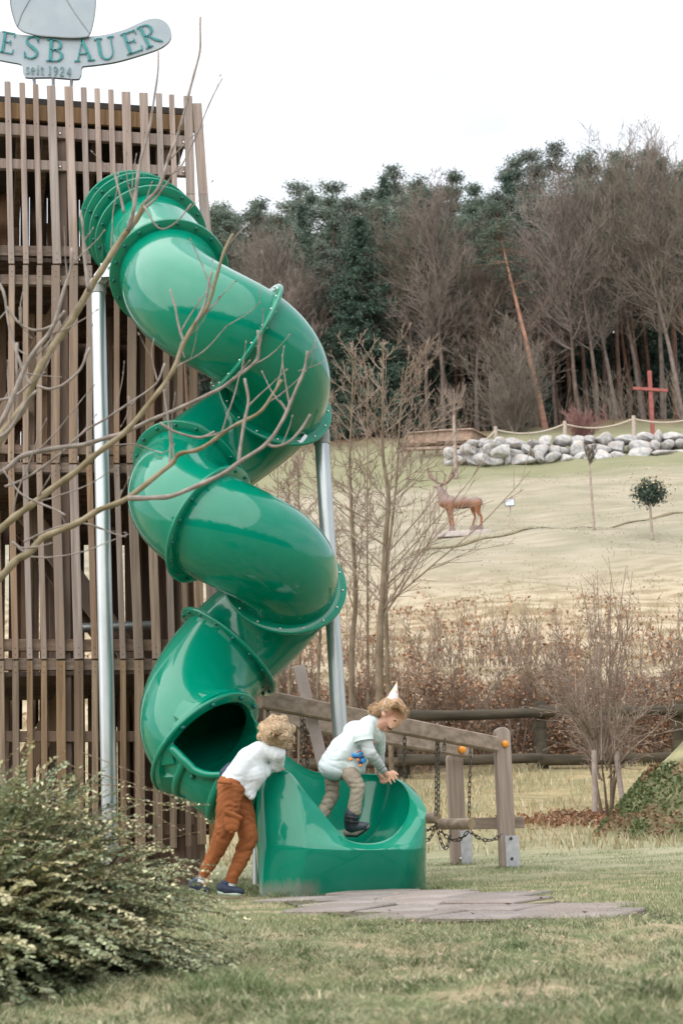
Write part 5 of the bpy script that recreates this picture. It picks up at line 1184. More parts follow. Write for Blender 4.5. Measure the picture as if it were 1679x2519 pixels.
# twiggy shrub right of the walkway, with stakes
stk = thing("staked_shrub", "twiggy bare shrub held between two slanting wooden stakes on the lawn", "shrub", tuple(on_ground(1490, 17.5, 2000)))
R = np.random.RandomState(91); S, T = [], []; g = on_ground(1492, 17.5, 2000)
for i in range(7):
    a = R.rand()*6.283; p = g+np.array([math.cos(a)*.05, math.sin(a)*.05, 0]); d = np.array([math.cos(a)*.16, math.sin(a)*.16, 1.]); branch(T, R, p, d, R.uniform(.6, .9), .022, 9, dict(n=[5], depth=0, kids=[0], ang=[0], len=[0], rr=[1], rmin=.014, up=0, wob=.05))
for i in range(17):
    a = R.rand()*6.283; e = R.uniform(.15, 1.25); p = g+np.array([math.cos(a)*.08, math.sin(a)*.08, R.uniform(.35, .95)]); d = np.array([math.cos(a)*e, math.sin(a)*e*.8, 1.]); d /= np.linalg.norm(d)
    branch(S, R, p, d, R.uniform(.9, 1.7), .013, 0, dict(n=[9, 6, 3], depth=2, kids=[1.15, .8], ang=[.65, .7], len=[.42, .5], rr=[.55, .6], rmin=.0040, up=.0, wob=.10))
for i in range(11):     # long whips
    x_ = R.choice([1420, 1478, 1492, 1500, 1530, 1560, 1465])+R.uniform(-10, 10); p = g+np.array([R.randn()*.1, R.randn()*.1, .7]); t_ = at(x_, R.uniform(1370, 1530), 17.5); P = spline([p, (p+t_)/2+R.randn(3)*.05, t_], 12)
    for k in range(11): S.append((*P[k], *P[k+1], .010*(1-.06*k), .010*(1-.06*(k+1))))
    for k in range(3, 11): branch(S, R, P[k], np.array([R.randn()*.5, R.randn()*.5, 1.]), .3, .004, 0, dict(n=[4], depth=0, kids=[0], ang=[0], len=[0], rr=[1], rmin=.003, up=.03))
link("stems", segmesh("stems", T, M_alder, 8), stk); link("twigs", segmesh("twigs", S, M_atw, 4), stk)
M_stake = pm("stake_wood", (.24, .19, .17), (.36, .30, .27), 8, .9)
for a, b_ in (((1460, 1845), (1462, 1997)), ((1513, 1848), (1531, 1980))): MB().tube([at(*a, 17.3), at(*b_, 17.3)], .033, 10).build("stake", M_stake, stk, angle=40)
R = np.random.RandomState(92); n = 2600; C = np.stack([g[0]+R.randn(n)*.5-.1, g[1]+R.randn(n)*.35, np.zeros(n)], -1); C[:, 2] = gz(C[:, 0], C[:, 1])+.02+R.rand(n)*.05; tint = pal[R.randint(0, 4, n)]*(.5+.6*R.rand(n))[:, None]
tag(link("leaf_litter", leafmesh("leaf_litter", C, .06, M_leaf, tint, R, aspect=.6)), kind='stuff')
# mound at the right edge
mc = on_ground(1850, 16.0, 2020)-np.array([0, 0, .07]); U = np.linspace(0, 2*np.pi, 60, endpoint=False); V = [mc+np.array([0, 0, 1.52])]; Rr = np.linspace(0, 1, 14)[1:]
for q in Rr:
    for a in U:
        rr_ = 1.75*q*(1+.04*math.sin(3*a)); z_ = 1.52*(1-q**1.25)*(1+.03*math.sin(5*a+q*6)); V.append(mc+np.array([math.cos(a)*rr_, math.sin(a)*rr_*.9, z_-.03]))
Fs = [(0, 1+k, 1+(k+1) % 60) for k in range(60)]+[(1+i*60+k, 1+(i+1)*60+k, 1+(i+1)*60+(k+1) % 60, 1+i*60+(k+1) % 60) for i in range(12) for k in range(60)]
M_mound = pm("mound_turf", (.15, .15, .075), (.29, .27, .15), 5, .95, .5, lo=.4, hi=.6)
tag(link("grass_mound", mesh("grass_mound", V, Fs, M_mound, True)), kind='structure')
R = np.random.RandomState(93); n = 20000; a = R.rand(n)*2*np.pi; q = R.rand(n)**.6; C = np.stack([mc[0]+np.cos(a)*1.75*q, mc[1]+np.sin(a)*1.57*q, mc[2]+1.52*(1-q**1.25)+.01+R.rand(n)*.05], -1)
nn = np.array([noise.noise(Vector(tuple(c*2.5))) for c in C]); top = (q < .80) & (C[:, 2] > mc[2]+.3); tint = np.where((nn > .0)[:, None], np.array([[.10, .13, .05]]), np.array([[.22, .14, .08]]))
tint[(C[:, 2] > mc[2]+.95)] = (.25, .235, .12); tint = tint*(.6+.8*R.rand(n))[:, None]
kk_ = (C[:, 2] < mc[2]+.80) & (nn > -.4); C, tint = C[kk_], tint[kk_]
tag(link("ground_ivy", leafmesh("ground_ivy", C, .045, M_leaf, tint, R, aspect=.7)), kind='stuff')

# ------------------------------------------------------------------ evergreen bush, lower left
bush = thing("arching_bush", "large evergreen bush of arching sprays with small pale green leaves at lower left", "bush", (-1.05, 4.4, 0))
M_bl = pm("bush_leaf", (1, 1, 1), (1, 1, 1), 3, .38, attr="tint", translucent=.12, spec=.6)
M_bs = pm("bush_stem", (.10, .065, .04), (.20, .14, .09), 9, .8)
R = np.random.RandomState(101); Cs, As, Ns, Tn, S = [], [], [], [], []
bc = np.array([-1.08, 4.08, 0.0])
def spray(p, d, L_, tone, lsz=.023, droop=.9, dens=1.0):
    n = max(8, int(L_/.013*dens)); st = L_/n; q = p; dd = d; prev = q; 
    for i in range(n):
        dd = dd+np.array([0, 0, -droop*st])+R.randn(3)*.012; dd /= np.linalg.norm(dd); q = q+dd*st
        if i % 4 == 3 or i == n-1: S.append((*prev, *q, .0022*(1-.6*i/n), .0018*(1-.6*i/n))); prev = q
        s = np.cross(dd, [0, 0, 1.]); s /= np.linalg.norm(s)+1e-6; u_ = np.cross(s, dd)
        for sg_ in (-1, 1):
            a = dd*.5+s*sg_*(.8+.2*R.randn())+u_*(.25*R.randn()); a /= np.linalg.norm(a); sz = lsz*(.65+.6*R.rand())*(1-.35*i/n); Cs.append(q+a*sz*.5); As.append(a*sz); b_ = np.cross(a, u_+.5*R.randn(3)); b_ /= np.linalg.norm(b_); Ns.append(b_*sz*.52)
            Tn.append(tone*(.65+.7*R.rand())*(1 if R.rand() > .1 else 1.5))
TG, TY, TD_ = np.array([.28, .32, .18]), np.array([.54, .51, .30]), np.array([.11, .155, .08])
for i in range(2700):
    a = R.rand()*6.283; el = R.uniform(-.22, 1.35); r = R.uniform(.2, .58); sh = np.array([math.cos(a)*math.cos(el)*.80, math.sin(a)*math.cos(el)*.72, math.sin(el)*.70])
    p = bc+sh*r*np.array([1, 1, 1])+np.array([0, 0, .02]); d = sh+np.array([R.randn()*.25+.25, R.randn()*.2, .35]); d /= np.linalg.norm(d); tone = TG if R.rand() < .52 else TY if R.rand() < .46 else TD_
    spray(p, d, R.uniform(.20, .34)*(1.1 if el < .6 else .8), tone, droop=3.2)
# yellow tipped sprays shooting over the top and to the right
for i in range(28):
    p = bc+np.array([R.uniform(-.2, .40), R.uniform(-.4, .4), R.uniform(.30, .52)]); d = np.array([1.+R.randn()*.3, R.randn()*.35, .10+.3*R.randn()]); d /= np.linalg.norm(d); spray(p, d, R.uniform(.22, .42), TY, .016, 1.4, .8)
for (x0, y0, x1, y1) in ((-5, 1895, 85, 1790), (230, 1900, 480, 1975), (300, 1960, 440, 2045), (330, 2080, 510, 2055), (200, 1850, 350, 1915), (150, 1870, 335, 1970), (90, 1900, 160, 1850)):
    p, q = at(x0, y0, 4.5), at(x1, y1, 4.45); spray(p, (q-p)/np.linalg.norm(q-p)+np.array([0, 0, .05]), np.linalg.norm(q-p), TY, .011, .15, .4)
Cs, As, Ns, Tn = map(np.array, (Cs, As, Ns, Tn)); fold = np.cross(As, Ns); fold /= np.linalg.norm(fold, axis=1)[:, None]; sz = np.linalg.norm(As, axis=1)[:, None]
V = np.stack([Cs-As*.5, Cs-As*.12+Ns*.5+fold*sz*.1, Cs+As*.25+Ns*.42+fold*sz*.1, Cs+As*.5, Cs+As*.25-Ns*.42+fold*sz*.1, Cs-As*.12-Ns*.5+fold*sz*.1], 1).reshape(-1, 3)
B_ = (np.arange(len(Cs))*6)[:, None]; Fq = np.concatenate([B_+np.array([[0, 1, 2, 3]]), B_+np.array([[0, 3, 4, 5]])]); me = mesh("leaves", V, Fq, M_bl); color_attr(me, np.repeat(Tn, 6, 0)); link("leaves", me, bush)
for i in range(90):
    a = R.rand()*6.283; q = bc+np.array([math.cos(a)*.45, math.sin(a)*.4, R.uniform(.15, .38)]); S.append((*(bc+[R.randn()*.08, R.randn()*.08, 0]), *q, .008, .004))
link("stems", segmesh("stems", S, M_bs, 5), bush)

# ------------------------------------------------------------------ bare branches of the near tree at the left
ntree = thing("near_bare_tree", "near leafless tree with budded branches reaching across slide and tower", "tree", (-1.9, 4.6, 0))
M_nb = pm("near_bark", (.14, .115, .10), (.36, .315, .29), 22, .85, .2, stretch=(1, 1, 1), lo=.3, hi=.7)
M_nbo = pm("near_bark_olive", (.16, .13, .07), (.30, .25, .17), 18, .85, .2)
LM = [  # (points, r0 px, r1 px, depth)
 ([(-560, 1750), (-250, 1400), (-60, 1200), (0, 1080), (60, 999), (80, 942), (119, 877), (167, 802), (220, 719), (270, 640), (312, 565), (345, 515), (352, 500)], 15, 8, 4.5, 1),
 ([(352, 500), (392, 460), (420, 380), (440, 330), (462, 240), (478, 190), (489, 134), (494, 40)], 6, 3, 4.5, 0),
 ([(312, 565), (328, 500), (340, 440), (352, 380), (368, 300), (384, 215), (388, 130)], 7, 2.5, 4.45, 0),
 ([(302, 520), (295, 470), (287, 425)], 4, 3, 4.4, 0), ([(345, 515), (380, 490), (402, 462), (424, 432)], 4, 3, 4.5, 0),
 ([(220, 719), (214, 640), (205, 560), (199, 520)], 6, 3, 4.4, 0), ([(420, 430), (455, 400), (497, 298), (543, 195)], 3, 1.6, 4.6, 0), ([(352, 500), (395, 560), (440, 545), (470, 500)], 3, 2, 4.4, 0),
 ([(-500, 1700), (-120, 1200), (0, 1045), (57, 921), (85, 870), (125, 808), (158, 713), (172, 660), (176, 610)], 9, 4, 4.1, 0),
 ([(-560, 1500), (-100, 1210), (12, 1150), (60, 1117), (149, 1103), (208, 1094), (268, 1073), (327, 1052), (436, 1003), (534, 962), (585, 925), (632, 889), (639, 850), (637, 815)], 9, 4, 4.5, 0),
 ([(-560, 1800), (-80, 1370), (12, 1293), (77, 1242), (128, 1198), (193, 1156), (262, 1100), (327, 1042), (381, 975), (430, 905), (458, 840), (480, 792), (507, 757), (529, 700), (553, 618), (575, 575)], 12, 4, 4.3, 1),
 ([(480, 792), (500, 745), (512, 700), (522, 668)], 4, 4, 4.25, 0), ([(458, 840), (436, 790), (425, 750), (415, 712)], 4, 3, 4.3, 0), ([(458, 880), (450, 850), (458, 830)], 3, 3, 4.3, 0),
 ([(-560, 1900), (-120, 1500), (0, 1418), (45, 1378), (75, 1365), (110, 1325), (190, 1290), (250, 1250), (317, 1219), (415, 1147), (440, 1118), (498, 1100), (560, 1060), (632, 1018), (665, 975), (688, 937)], 13, 4, 4.2, 1),
 ([(317, 1223), (375, 1224), (429, 1219), (518, 1179), (585, 1138), (652, 1098), (690, 1040), (725, 970), (748, 920), (757, 868)], 8, 4, 4.1, 0),
 ([(586, 1138), (592, 1090), (598, 1041), (610, 985), (605, 930)], 5, 4, 4.1, 0), ([(655, 1092), (678, 1100), (710, 1090), (740, 1060), (766, 1022)], 4.5, 4, 4.1, 0), ([(703, 1010), (695, 997), (686, 986)], 4, 3, 4.1, 0),
 ([(391, 1041), (427, 1063), (489, 1076), (527, 1062)], 4, 4, 4.15, 0), ([(735, 917), (770, 905), (806, 884)], 1.6, 1.2, 4.1, 0), ([(415, 1147), (417, 1080), (405, 1000), (402, 960)], 3, 2, 4.2, 0), ([(430, 905), (500, 862), (560, 800)], 2.4, 1.6, 4.3, 0),
 ([(18, 755), (51, 793), (89, 808), (128, 796), (161, 762)], 4, 4, 4.3, 0), ([(51, 793), (52, 770), (52, 755)], 4, 5, 4.3, 0), ([(95, 948), (128, 957), (167, 945), (202, 912), (226, 856)], 4, 4, 4.3, 0), ([(40, 838), (42, 891), (51, 957)], 5, 4, 4.3, 0),
 ([(-120, 1010), (0, 982), (40, 970), (80, 940)], 5, 4, 4.3, 0), ([(-40, 1100), (20, 1060), (70, 985), (95, 960)], 6, 5, 4.1, 0), ([(12, 1190), (80, 1165), (145, 1120), (205, 1068), (262, 1030), (330, 985), (385, 940), (405, 890)], 4, 3, 4.5, 0),
 ([(-80, 650), (0, 700), (30, 830), (55, 900), (78, 945)], 4, 5, 4.3, 0), ([(8, 1155), (55, 1210), (130, 1250), (160, 1270)], 3, 3, 4.2, 0), ([(60, 1340), (140, 1300), (220, 1290), (310, 1315)], 3, 2, 4.2, 0), ([(30, 1340), (75, 1370)], 4, 5, 4.2, 0),
 ([(330, 985), (318, 1000), (310, 980)], 3, 3, 4.4, 0), ([(250, 1250), (285, 1240), (300, 1200)], 3, 2, 4.2, 0), ([(560, 800), (610, 770), (640, 740)], 1.5, 1.2, 4.3, 0), ([(385, 940), (372, 880), (380, 830)], 2.2, 1.6, 4.3, 0), ([(262, 1100), (330, 1090), (400, 1110), (436, 1090)], 2, 1.5, 4.35, 0),
]
R = np.random.RandomState(111)
ATW = []
for pts, a, b_, D_, ol in LM:
    n = max(6, len(pts)*5); P = spline([at(x, y, D_) for x, y in pts], n); L_ = np.linalg.norm(np.diff(P, axis=0), axis=1).sum(); P = P+np.array([noise.noise_vector(Vector(p*6)) for p in P])*.012
    fr = np.linspace(0, 1, n); rad = .86*(a+(b_-a)*fr)*D_/F*(1+.10*np.sin(fr*L_*60)); rad[-1] *= 1.1
    MB().tube(P, list(rad), 10).build("branch", M_nbo if ol else M_nb, ntree, smooth=True)
    TW = []
    for j in range(int(1+L_*2.6)):
        i = R.randint(int(n*.15), n-1); a_ = P[min(i+1, n-1)]-P[i-1]; a_ /= np.linalg.norm(a_)+1e-9; s_ = rv(R); s_ -= a_*np.dot(s_, a_); s_ /= np.linalg.norm(s_); s_[1] *= .4; d_ = a_*.75+s_*.65+np.array([0, 0, .25]); d_ /= np.linalg.norm(d_)
        L2 = R.uniform(.05, .30)*(1.2 if rad[i] > .006 else .7); q_ = P[i]; k_ = max(3, int(L2/.03)); r_ = min(rad[i]*.6, .0030)
        for m_ in range(k_):
            d_ = d_+rv(R)*.13+np.array([0, 0, .05]); d_ /= np.linalg.norm(d_); q2_ = q_+d_*L2/k_; TW.append((*q_, *q2_, r_*(1-.6*m_/k_), r_*(1-.6*(m_+1)/k_)))
            if R.rand() < .35: bd = rv(R)*.4+d_; TW.append((*q2_, *(q2_+bd*.007), .0024, .0012))
            q_ = q2_
        TW.append((*q_, *(q_+d_*.009), .0027, .0016))
    ATW += TW
link("twigs", segmesh("twigs", ATW, M_nb, 5), ntree)['kind'] = 'stuff'
tr = spline([(-1.9, 4.6, -.05), (-1.86, 4.55, .5), (-1.80, 4.5, 1.1), (-1.7, 4.5, 1.8), (-1.6, 4.5, 2.6), (-1.62, 4.5, 3.4)], 20); MB().tube(list(tr), list(np.linspace(.07, .02, 20)), 14).build("trunk", M_nbo, ntree, smooth=True)

# unseen dark leaf mass added behind the camera for the tube's reflections
R = np.random.RandomState(151); n = 26000; x = R.uniform(-60, 60, n); k = np.array([noise.noise(Vector((a*.35, 0, 2)))+.6*noise.noise(Vector((a*1.1, 4, 2))) for a in x]); f = R.rand(n); C = np.stack([x, -26+R.randn(n)*1.5+np.abs(x)*.12, f*(8.5+4.5*k)*(1-.2*R.rand(n))], -1)
tint = np.array([[.06, .075, .055]])*(.5+R.rand(n))[:, None]
tag(link("reflected_tree_mass", leafmesh("reflected_tree_mass", C, .95, M_leaf, tint, R, aspect=.7)), kind='stuff')
# ------------------------------------------------------------------ children
M_skin = pm("skin", (.60, .33, .23), (.68, .40, .29), 8, .5, spec=.4)
M_blond = pm("blond_hair", (.34, .22, .12), (.52, .37, .23), 30, .55, stretch=(1, 1, 1), lo=.3, hi=.7)
M_blond2 = pm("blond_strand", (.38, .26, .15), (.74, .60, .43), 60, .45, lo=.3, hi=.7)
M_hair2 = pm("light_brown_hair", (.26, .15, .075), (.48, .31, .18), 30, .55, lo=.3, hi=.7)
M_hair2s = pm("light_brown_strand", (.32, .19, .10), (.58, .40, .24), 60, .45, lo=.3, hi=.7)
M_tee = pm("white_shirt_cloth", (.60, .66, .71), (.66, .72, .76), 3, .85, spec=.2)
M_tee2 = pm("pale_blue_shirt_cloth", (.60, .70, .73), (.67, .76, .78), 3, .85, spec=.2)
M_slv = pm("grey_white_sleeve", (.42, .46, .48), (.50, .54, .56), 5, .85, spec=.2)
M_rust = pm("rust_trousers", (.21, .072, .026), (.28, .098, .036), 6, .85, spec=.2)
M_beige = pm("beige_trousers", (.27, .235, .185), (.34, .30, .24), 6, .85, spec=.2)
M_navy = pm("navy_fabric", (.012, .02, .045), (.03, .045, .08), 12, .7)
M_navyl = pm("blue_shoe_trim", (.01, .03, .08), (.015, .045, .11), 12, .5)
M_mint = pm("mint_sole", (.42, .60, .50), (.60, .70, .64), 20, .6)
M_sock = pm("white_sock", (.62, .64, .68), (.70, .71, .74), 20, .9)
M_boot = pm("dark_boot", (.012, .02, .028), (.035, .05, .065), 14, .5)
M_sole = pm("boot_sole", (.20, .17, .14), (.28, .24, .20), 20, .8)
M_black = pm("black_rubber", (.012, .012, .012), (.03, .03, .03), 20, .8)
M_mouth = pm("mouth_red", (.12, .02, .02), (.16, .03, .03), 20, .5)
M_tooth = pm("tooth", (.7, .66, .6), (.75, .7, .65), 20, .4)
M_eye = pm("dark_eye", (.02, .012, .01), (.04, .02, .015), 20, .2)
def folds(dirs, amp, seed=0):
    """cloth folds: sum of ridged waves along given directions (world units)"""
    def post(V, Nn):
        R = np.random.RandomState(seed); h = np.zeros(len(V))
        for (ax, fr, am) in dirs:
            ax = np.asarray(ax, float); ax = ax/np.linalg.norm(ax); ph = R.rand()*6
            nz_ = np.array([noise.noise(Vector(v*5+ph)) for v in V]); nb = np.array([noise.noise(Vector(v*9+ph)) for v in V]); ng = np.array([noise.noise(Vector(v*7-ph)) for v in V])
            w = np.sin((V@ax)*fr*.62+nz_*6.5+nb*3.0+ph); h += am*(.35-(1-np.abs(w))**2.2*1.6)*np.clip(.15+1.9*np.abs(ng), 0, 1)
        return V+Nn*(h*amp)[:, None]
    return post
def strands(name, paths, mat, parent, r=.0035):
    S = []
    for P in paths:
        n = len(P)
        for i in range(n-1): S.append((*P[i], *P[i+1], r*(1-.6*i/n), r*(1-.6*(i+1)/n)))
    return link(name, segmesh(name, S, mat, 5), parent)
# ---- boy leaning over the trough
BD = 8.20; BU = BD/F/4.904*1.015
def b(x, y, o=0.0): return at(450+x/4.904, 1740+y/4.904, BD+o)
boy = thing("person", "child in white shirt and rust brown cargo trousers leaning over the trough edge", "person", (b(450, 2200)[0], BD, 0))
def bE(x, y, o, rx, ry, rz, rot=0): return ('e', b(x, y, o), np.diag([rx*BU, ry*BU, rz*BU]) @ np.array([[math.cos(rot), 0, math.sin(rot)], [0, 1, 0], [-math.sin(rot), 0, math.cos(rot)]]))
def bC(a, c, r0, r1): return ('c', b(*a), b(*c), r0*BU, r1*BU)
# skin: head, neck, arms, hands, ankles as one figure
hc = (1128, 305, -.02)
body = [bE(*hc, 165, 165, 175), bE(1175, 375, .03, 110, 110, 120), bE(1215, 400, .055, 40, 45, 35), bE(1090, 330, -.175*1, 14, 14, 26), bE(1228, 372, .05, 20, 22, 20),
        bC((1040, 440, 0), (960, 520, 0), 75, 80), bC((960, 520, 0), (640, 880, 0), 100, 105), bC((1150, 560, -.0), (1130, 770, .13), 55, 44), bC((1130, 770, .13), (1200, 960, .30), 42, 30),
        bC((1060, 520, .12), (1180, 740, .24), 55, 44), bC((1180, 740, .24), (1270, 900, .36), 42, 30),
        bC((600, 980, -.04), (500, 1480, -.05), 110, 70), bC((500, 1480, -.05), (255, 2110, -.02), 62, 38), bC((660, 980, .06), (800, 1570, .04), 110, 70), bC((800, 1570, .04), (572, 2150, .02), 62, 38)]
for (hx, hy, ho) in ((1200, 960, .30), (1270, 900, .36)):
    body.append(('e', b(hx+18, hy+30, ho+.02), np.diag([32*BU, 20*BU, 40*BU])))
    for k, dx in enumerate((-24, -8, 8, 24)): body.append(bC((hx+18+dx, hy+55, ho+.02), (hx+24+dx*1.3, hy+105-6*abs(k-1.5), ho+.035), 9.5, 8))
    body.append(bC((hx-8, hy+30, ho+.01), (hx-42, hy+62, ho+.02), 10, 8))
blob("body", body, .0065, 3, M_skin, boy)
# shirt
sh = [bC((985, 500, 0), (800, 640, .0), 128, 168), bC((800, 640, 0), (640, 860, 0), 165, 165), bC((640, 860, 0), (560, 900, 0), 165, 120), bC((1040, 520, -.02), (1140, 560, -.03), 105, 105), bC((1150, 560, -.02), (1130, 700, .04), 98, 90), bC((1060, 500, .1), (1130, 640, .14), 85, 80),
      bC((880, 700, 0), (860, 940, -.01), 140, 80), bC((800, 880, 0), (840, 1080, -.01), 110, 42), bC((700, 940, -.02), (820, 1090, -.02), 70, 38), bE(870, 800, -.01, 150, 130, 150), bC((950, 740, 0), (1010, 790, 0), 90, 60)]
o = blob("shirt", sh, .007, 30, M_tee, boy, post=folds([((.5, 0, 1), 75, 1), ((1, .3, -.4), 95, .7), ((.2, .2, 1), 150, .35)], .0036, 3))
# sleeve hem over the arm, collar band
blob("under_shirt", [bC((500, 790, .02), (560, 700, .03), 62, 40), bC((480, 840, .02), (520, 780, .03), 45, 55)], .008, 4, M_navy, boy)
# trousers
tr_ = [bE(600, 960, 0, 190, 165, 175, -.5), bC((570, 1000, -.04), (545, 1240, -.055), 158, 150), bC((545, 1240, -.055), (500, 1500, -.06), 148, 122), bC((500, 1500, -.06), (400, 1740, -.045), 125, 98), bC((400, 1740, -.045), (285, 1950, -.03), 96, 78), bC((285, 1950, -.03), (252, 2010, -.025), 74, 62),
       bC((660, 1030, .05), (740, 1300, .05), 150, 130), bC((740, 1300, .05), (790, 1580, .04), 128, 120), bC((790, 1580, .04), (680, 1870, .03), 118, 92), bC((680, 1870, .03), (600, 2030, .02), 90, 78), bC((600, 2030, .02), (580, 2080, .02), 76, 70)]
blob("trousers", tr_, .007, 9, M_rust, boy, post=folds([((.35, .1, 1), 85, 1), ((-.4, .2, 1), 120, .8), ((.1, .3, 1), 200, .35)], .0056, 8))
blob("back_pocket_flap", [bC((430, 900, -.135), (580, 915, -.15), 22, 22), bC((440, 880, -.13), (570, 890, -.145), 20, 20)], .006, 3, M_rust, boy)
blob("cargo_pocket", [('e', b(590, 1390, -.145), np.diag([95*BU, 34*BU, 130*BU]))], .006, 4, M_rust, boy, post=folds([((.4, .1, 1), 120, 1)], .005, 2))
blob("pocket_flap", [bC((520, 1255, -.165), (700, 1330, -.15), 24, 22), bC((515, 1280, -.16), (690, 1360, -.145), 22, 20)], .006, 3, M_rust, boy)
for a_, c_, r0, r1, nm, mt in (((262, 1985, -.026), (246, 2035, -.024), 66, 60, "trouser_cuff", M_rust), ((588, 2062, .02), (578, 2115, .02), 78, 74, "trouser_cuff", M_rust)):
    MB().tube([b(*a_), b(*c_)], [r0*BU, r1*BU], 24).build(nm, mt, boy, angle=40)
for a_, c_, r in (((246, 2030, -.024), (225, 2110, -.02), 54), ((578, 2110, .02), (555, 2190, .02), 62)):
    sk = MB().tube([b(*a_), b(*c_)], [r*BU, r*.92*BU], 20).build("sock", M_sock, boy, angle=40)
    if r == 54:
        for t in (.12, .42): p, q = b(*a_), b(*c_); m_ = p+(q-p)*t; MB().tube([m_, m_+(q-p)*.10], r*1.03*BU, 20).build("sock_stripe", M_navy, boy)
# shoes: dark upper, pale sole with swept heel
def shoe(heel, toe, lift, yd):
    hx, hy = heel; tx, ty = toe
    blob("shoe", [bC((hx+50, hy-62, yd), (hx+95, hy-50, yd), 62, 58), bC((hx+95, hy-40, yd), (tx-60, ty-40, yd-.0), 58, 40), bC((tx-60, ty-36, yd), (tx-22, ty-26, yd), 38, 26)], .006, 4, M_navy, boy)
    blob("sole", [bC((hx+22, hy-70, yd), (hx+40, hy-14, yd), 32, 40), bC((hx+40, hy-10, yd), (tx-90, ty-8, yd), 40, 34), bC((tx-90, ty-8, yd), (tx-20, ty-14, yd), 32, 14)], .006, 4, M_mint, boy)
    MB().tube([b(hx+45, hy-125, yd), b(hx+130, hy-108, yd)], [16*BU, 34*BU], 14).build("heel_tab", M_navyl, boy, smooth=True)
shoe((75, 2200), (330, 2236), 1, -.01); shoe((415, 2236), (748, 2256), 0, .0)
# curly hair
R = np.random.RandomState(131); hx = [bE(1105, 285, -.02, 165, 170, 160, .2), bE(1200, 330, .02, 105, 120, 115), bE(1010, 300, -.02, 88, 140, 105), bE(1230, 395, .02, 58, 80, 75), bE(1135, 410, -.03, 95, 110, 62)]
LOB = [(1285, 385, .0, 62), (1262, 455, -.01, 50), (1205, 150, -.02, 62), (965, 235, -.02, 62), (1295, 265, .0, 58), (1085, 135, -.03, 55), (1190, 440, -.05, 55), (940, 350, -.03, 52), (1130, 250, -.155, 70), (1210, 340, -.13, 62), (1040, 330, -.13, 60)]
hx += [bE(l[0]-12, l[1], l[2], l[3]*.8, l[3], l[3]*.8) for l in LOB]
blob("hair", hx, .007, 2, M_blond, boy, post=folds([((1, .2, .3), 120, 1), ((.2, 1, .8), 150, .8)], .0012, 4))
cen = b(1115, 300, -.02); Ps, Pl = [], []
def lock(v, n, st, curl, drift, cen=cen, rr=170):
    p = cen+v*rr*BU*R.uniform(.93, 1.02); td = np.cross(v, rv(R))*.6+np.array(drift)+v*.15; td /= np.linalg.norm(td); pts = [p]; ph = R.rand()*6; ax = rv(R)
    for k in range(n):
        td = td+np.cross(td, ax)*curl*math.sin(k*.8+ph)-v*.05+rv(R)*.06; td /= np.linalg.norm(td); p = p+td*st; r_ = p-cen; l_ = np.linalg.norm(r_)/(rr*BU)
        if True: p = cen+r_/l_*min(max(l_, .99), 1.13)
        pts.append(p)
    return pts
for i in range(150):
    v = rv(R)
    if v[2] < -.55 and v[0] < .2: continue
    Ps.append(lock(v, 8, .0085, .40, (.35, R.uniform(-.5, .1), -.75)))
for i in range(1500):
    v = rv(R)
    if v[2] < -.6 and v[0] < .1: continue
    Pl.append(lock(v, 9, .009, .38, (.4, R.uniform(-.5, .2), -.6 if R.rand() < .8 else .4)))
for l in LOB:
    for _ in range(75): Pl.append(lock(rv(R), 9, .0065, .75, (.3, -.2, -.5), b(*l[:3]), l[3]*.95))
strands("hair_curls", Ps+Pl, M_blond2, boy, .0017)
strands("hair_loop", [[b(1130+60*math.cos(a), 160-48*math.sin(a), -.03) for a in np.linspace(3.3, -.7, 14)]], M_blond2, boy, .005)

# ---- girl stepping in the trough
GD = 8.60; GU = GD/F/5.2267
def g_(x, y, o=0.0): return at(740+x/5.2267, 1660+y/5.2267, GD+o)
girl = thing("person", "laughing child with a spotted party hat and long pale shirt climbing out of the trough", "person", (g_(600, 1900)[0], GD, .25))
def gE(x, y, o, rx, ry, rz, rot=0): return ('e', g_(x, y, o), np.diag([rx*GU, ry*GU, rz*GU]) @ np.array([[math.cos(rot), 0, -math.sin(rot)], [0, 1, 0], [math.sin(rot), 0, math.cos(rot)]]))
def gC(a, c, r0, r1): return ('c', g_(*a), g_(*c), r0*GU, r1*GU)
hb = [gE(1165, 470, 0, 185, 150, 170, -.5), gE(1160, 570, 0, 150, 128, 130, -.4), gC((1250, 480, 0), (1290, 520, 0), 92, 70), gC((1130, 640, 0), (1080, 690, 0), 80, 42), gC((1190, 590, -.05), (1170, 650, -.05), 66, 52), gC((1190, 590, .05), (1170, 650, .05), 66, 52),
      gC((1225, 610, 0), (1205, 662, 0), 30, 22), gE(1198, 668, 0, 27, 27, 22), gC((1130, 672, 0), (1090, 712, 0), 44, 30), gE(1078, 712, 0, 34, 40, 26), gE(1062, 505, -.145, 30, 14, 40, -.3), gE(1175, 655, 0, 28, 40, 16), gE(1128, 708, 0, 24, 38, 13),
      gC((1050, 620, 0), (930, 660, 0), 92, 95), gC((930, 680, 0), (540, 1100, 0), 110, 110), gC((820, 720, -.11), (885, 1000, -.13), 78, 66), gC((885, 1000, -.13), (1060, 1240, -.02), 60, 40),
      gC((960, 760, .13), (1010, 1060, .17), 72, 60), gC((1010, 1060, .17), (1020, 1250, .19), 56, 40), gC((640, 1290, -.05), (730, 1440, -.07), 85, 68), gC((730, 1440, -.07), (690, 1780, -.06), 62, 50), gC((430, 1310, .05), (410, 1560, .06), 85, 66), gC((410, 1560, .06), (280, 1850, .05), 62, 50)]
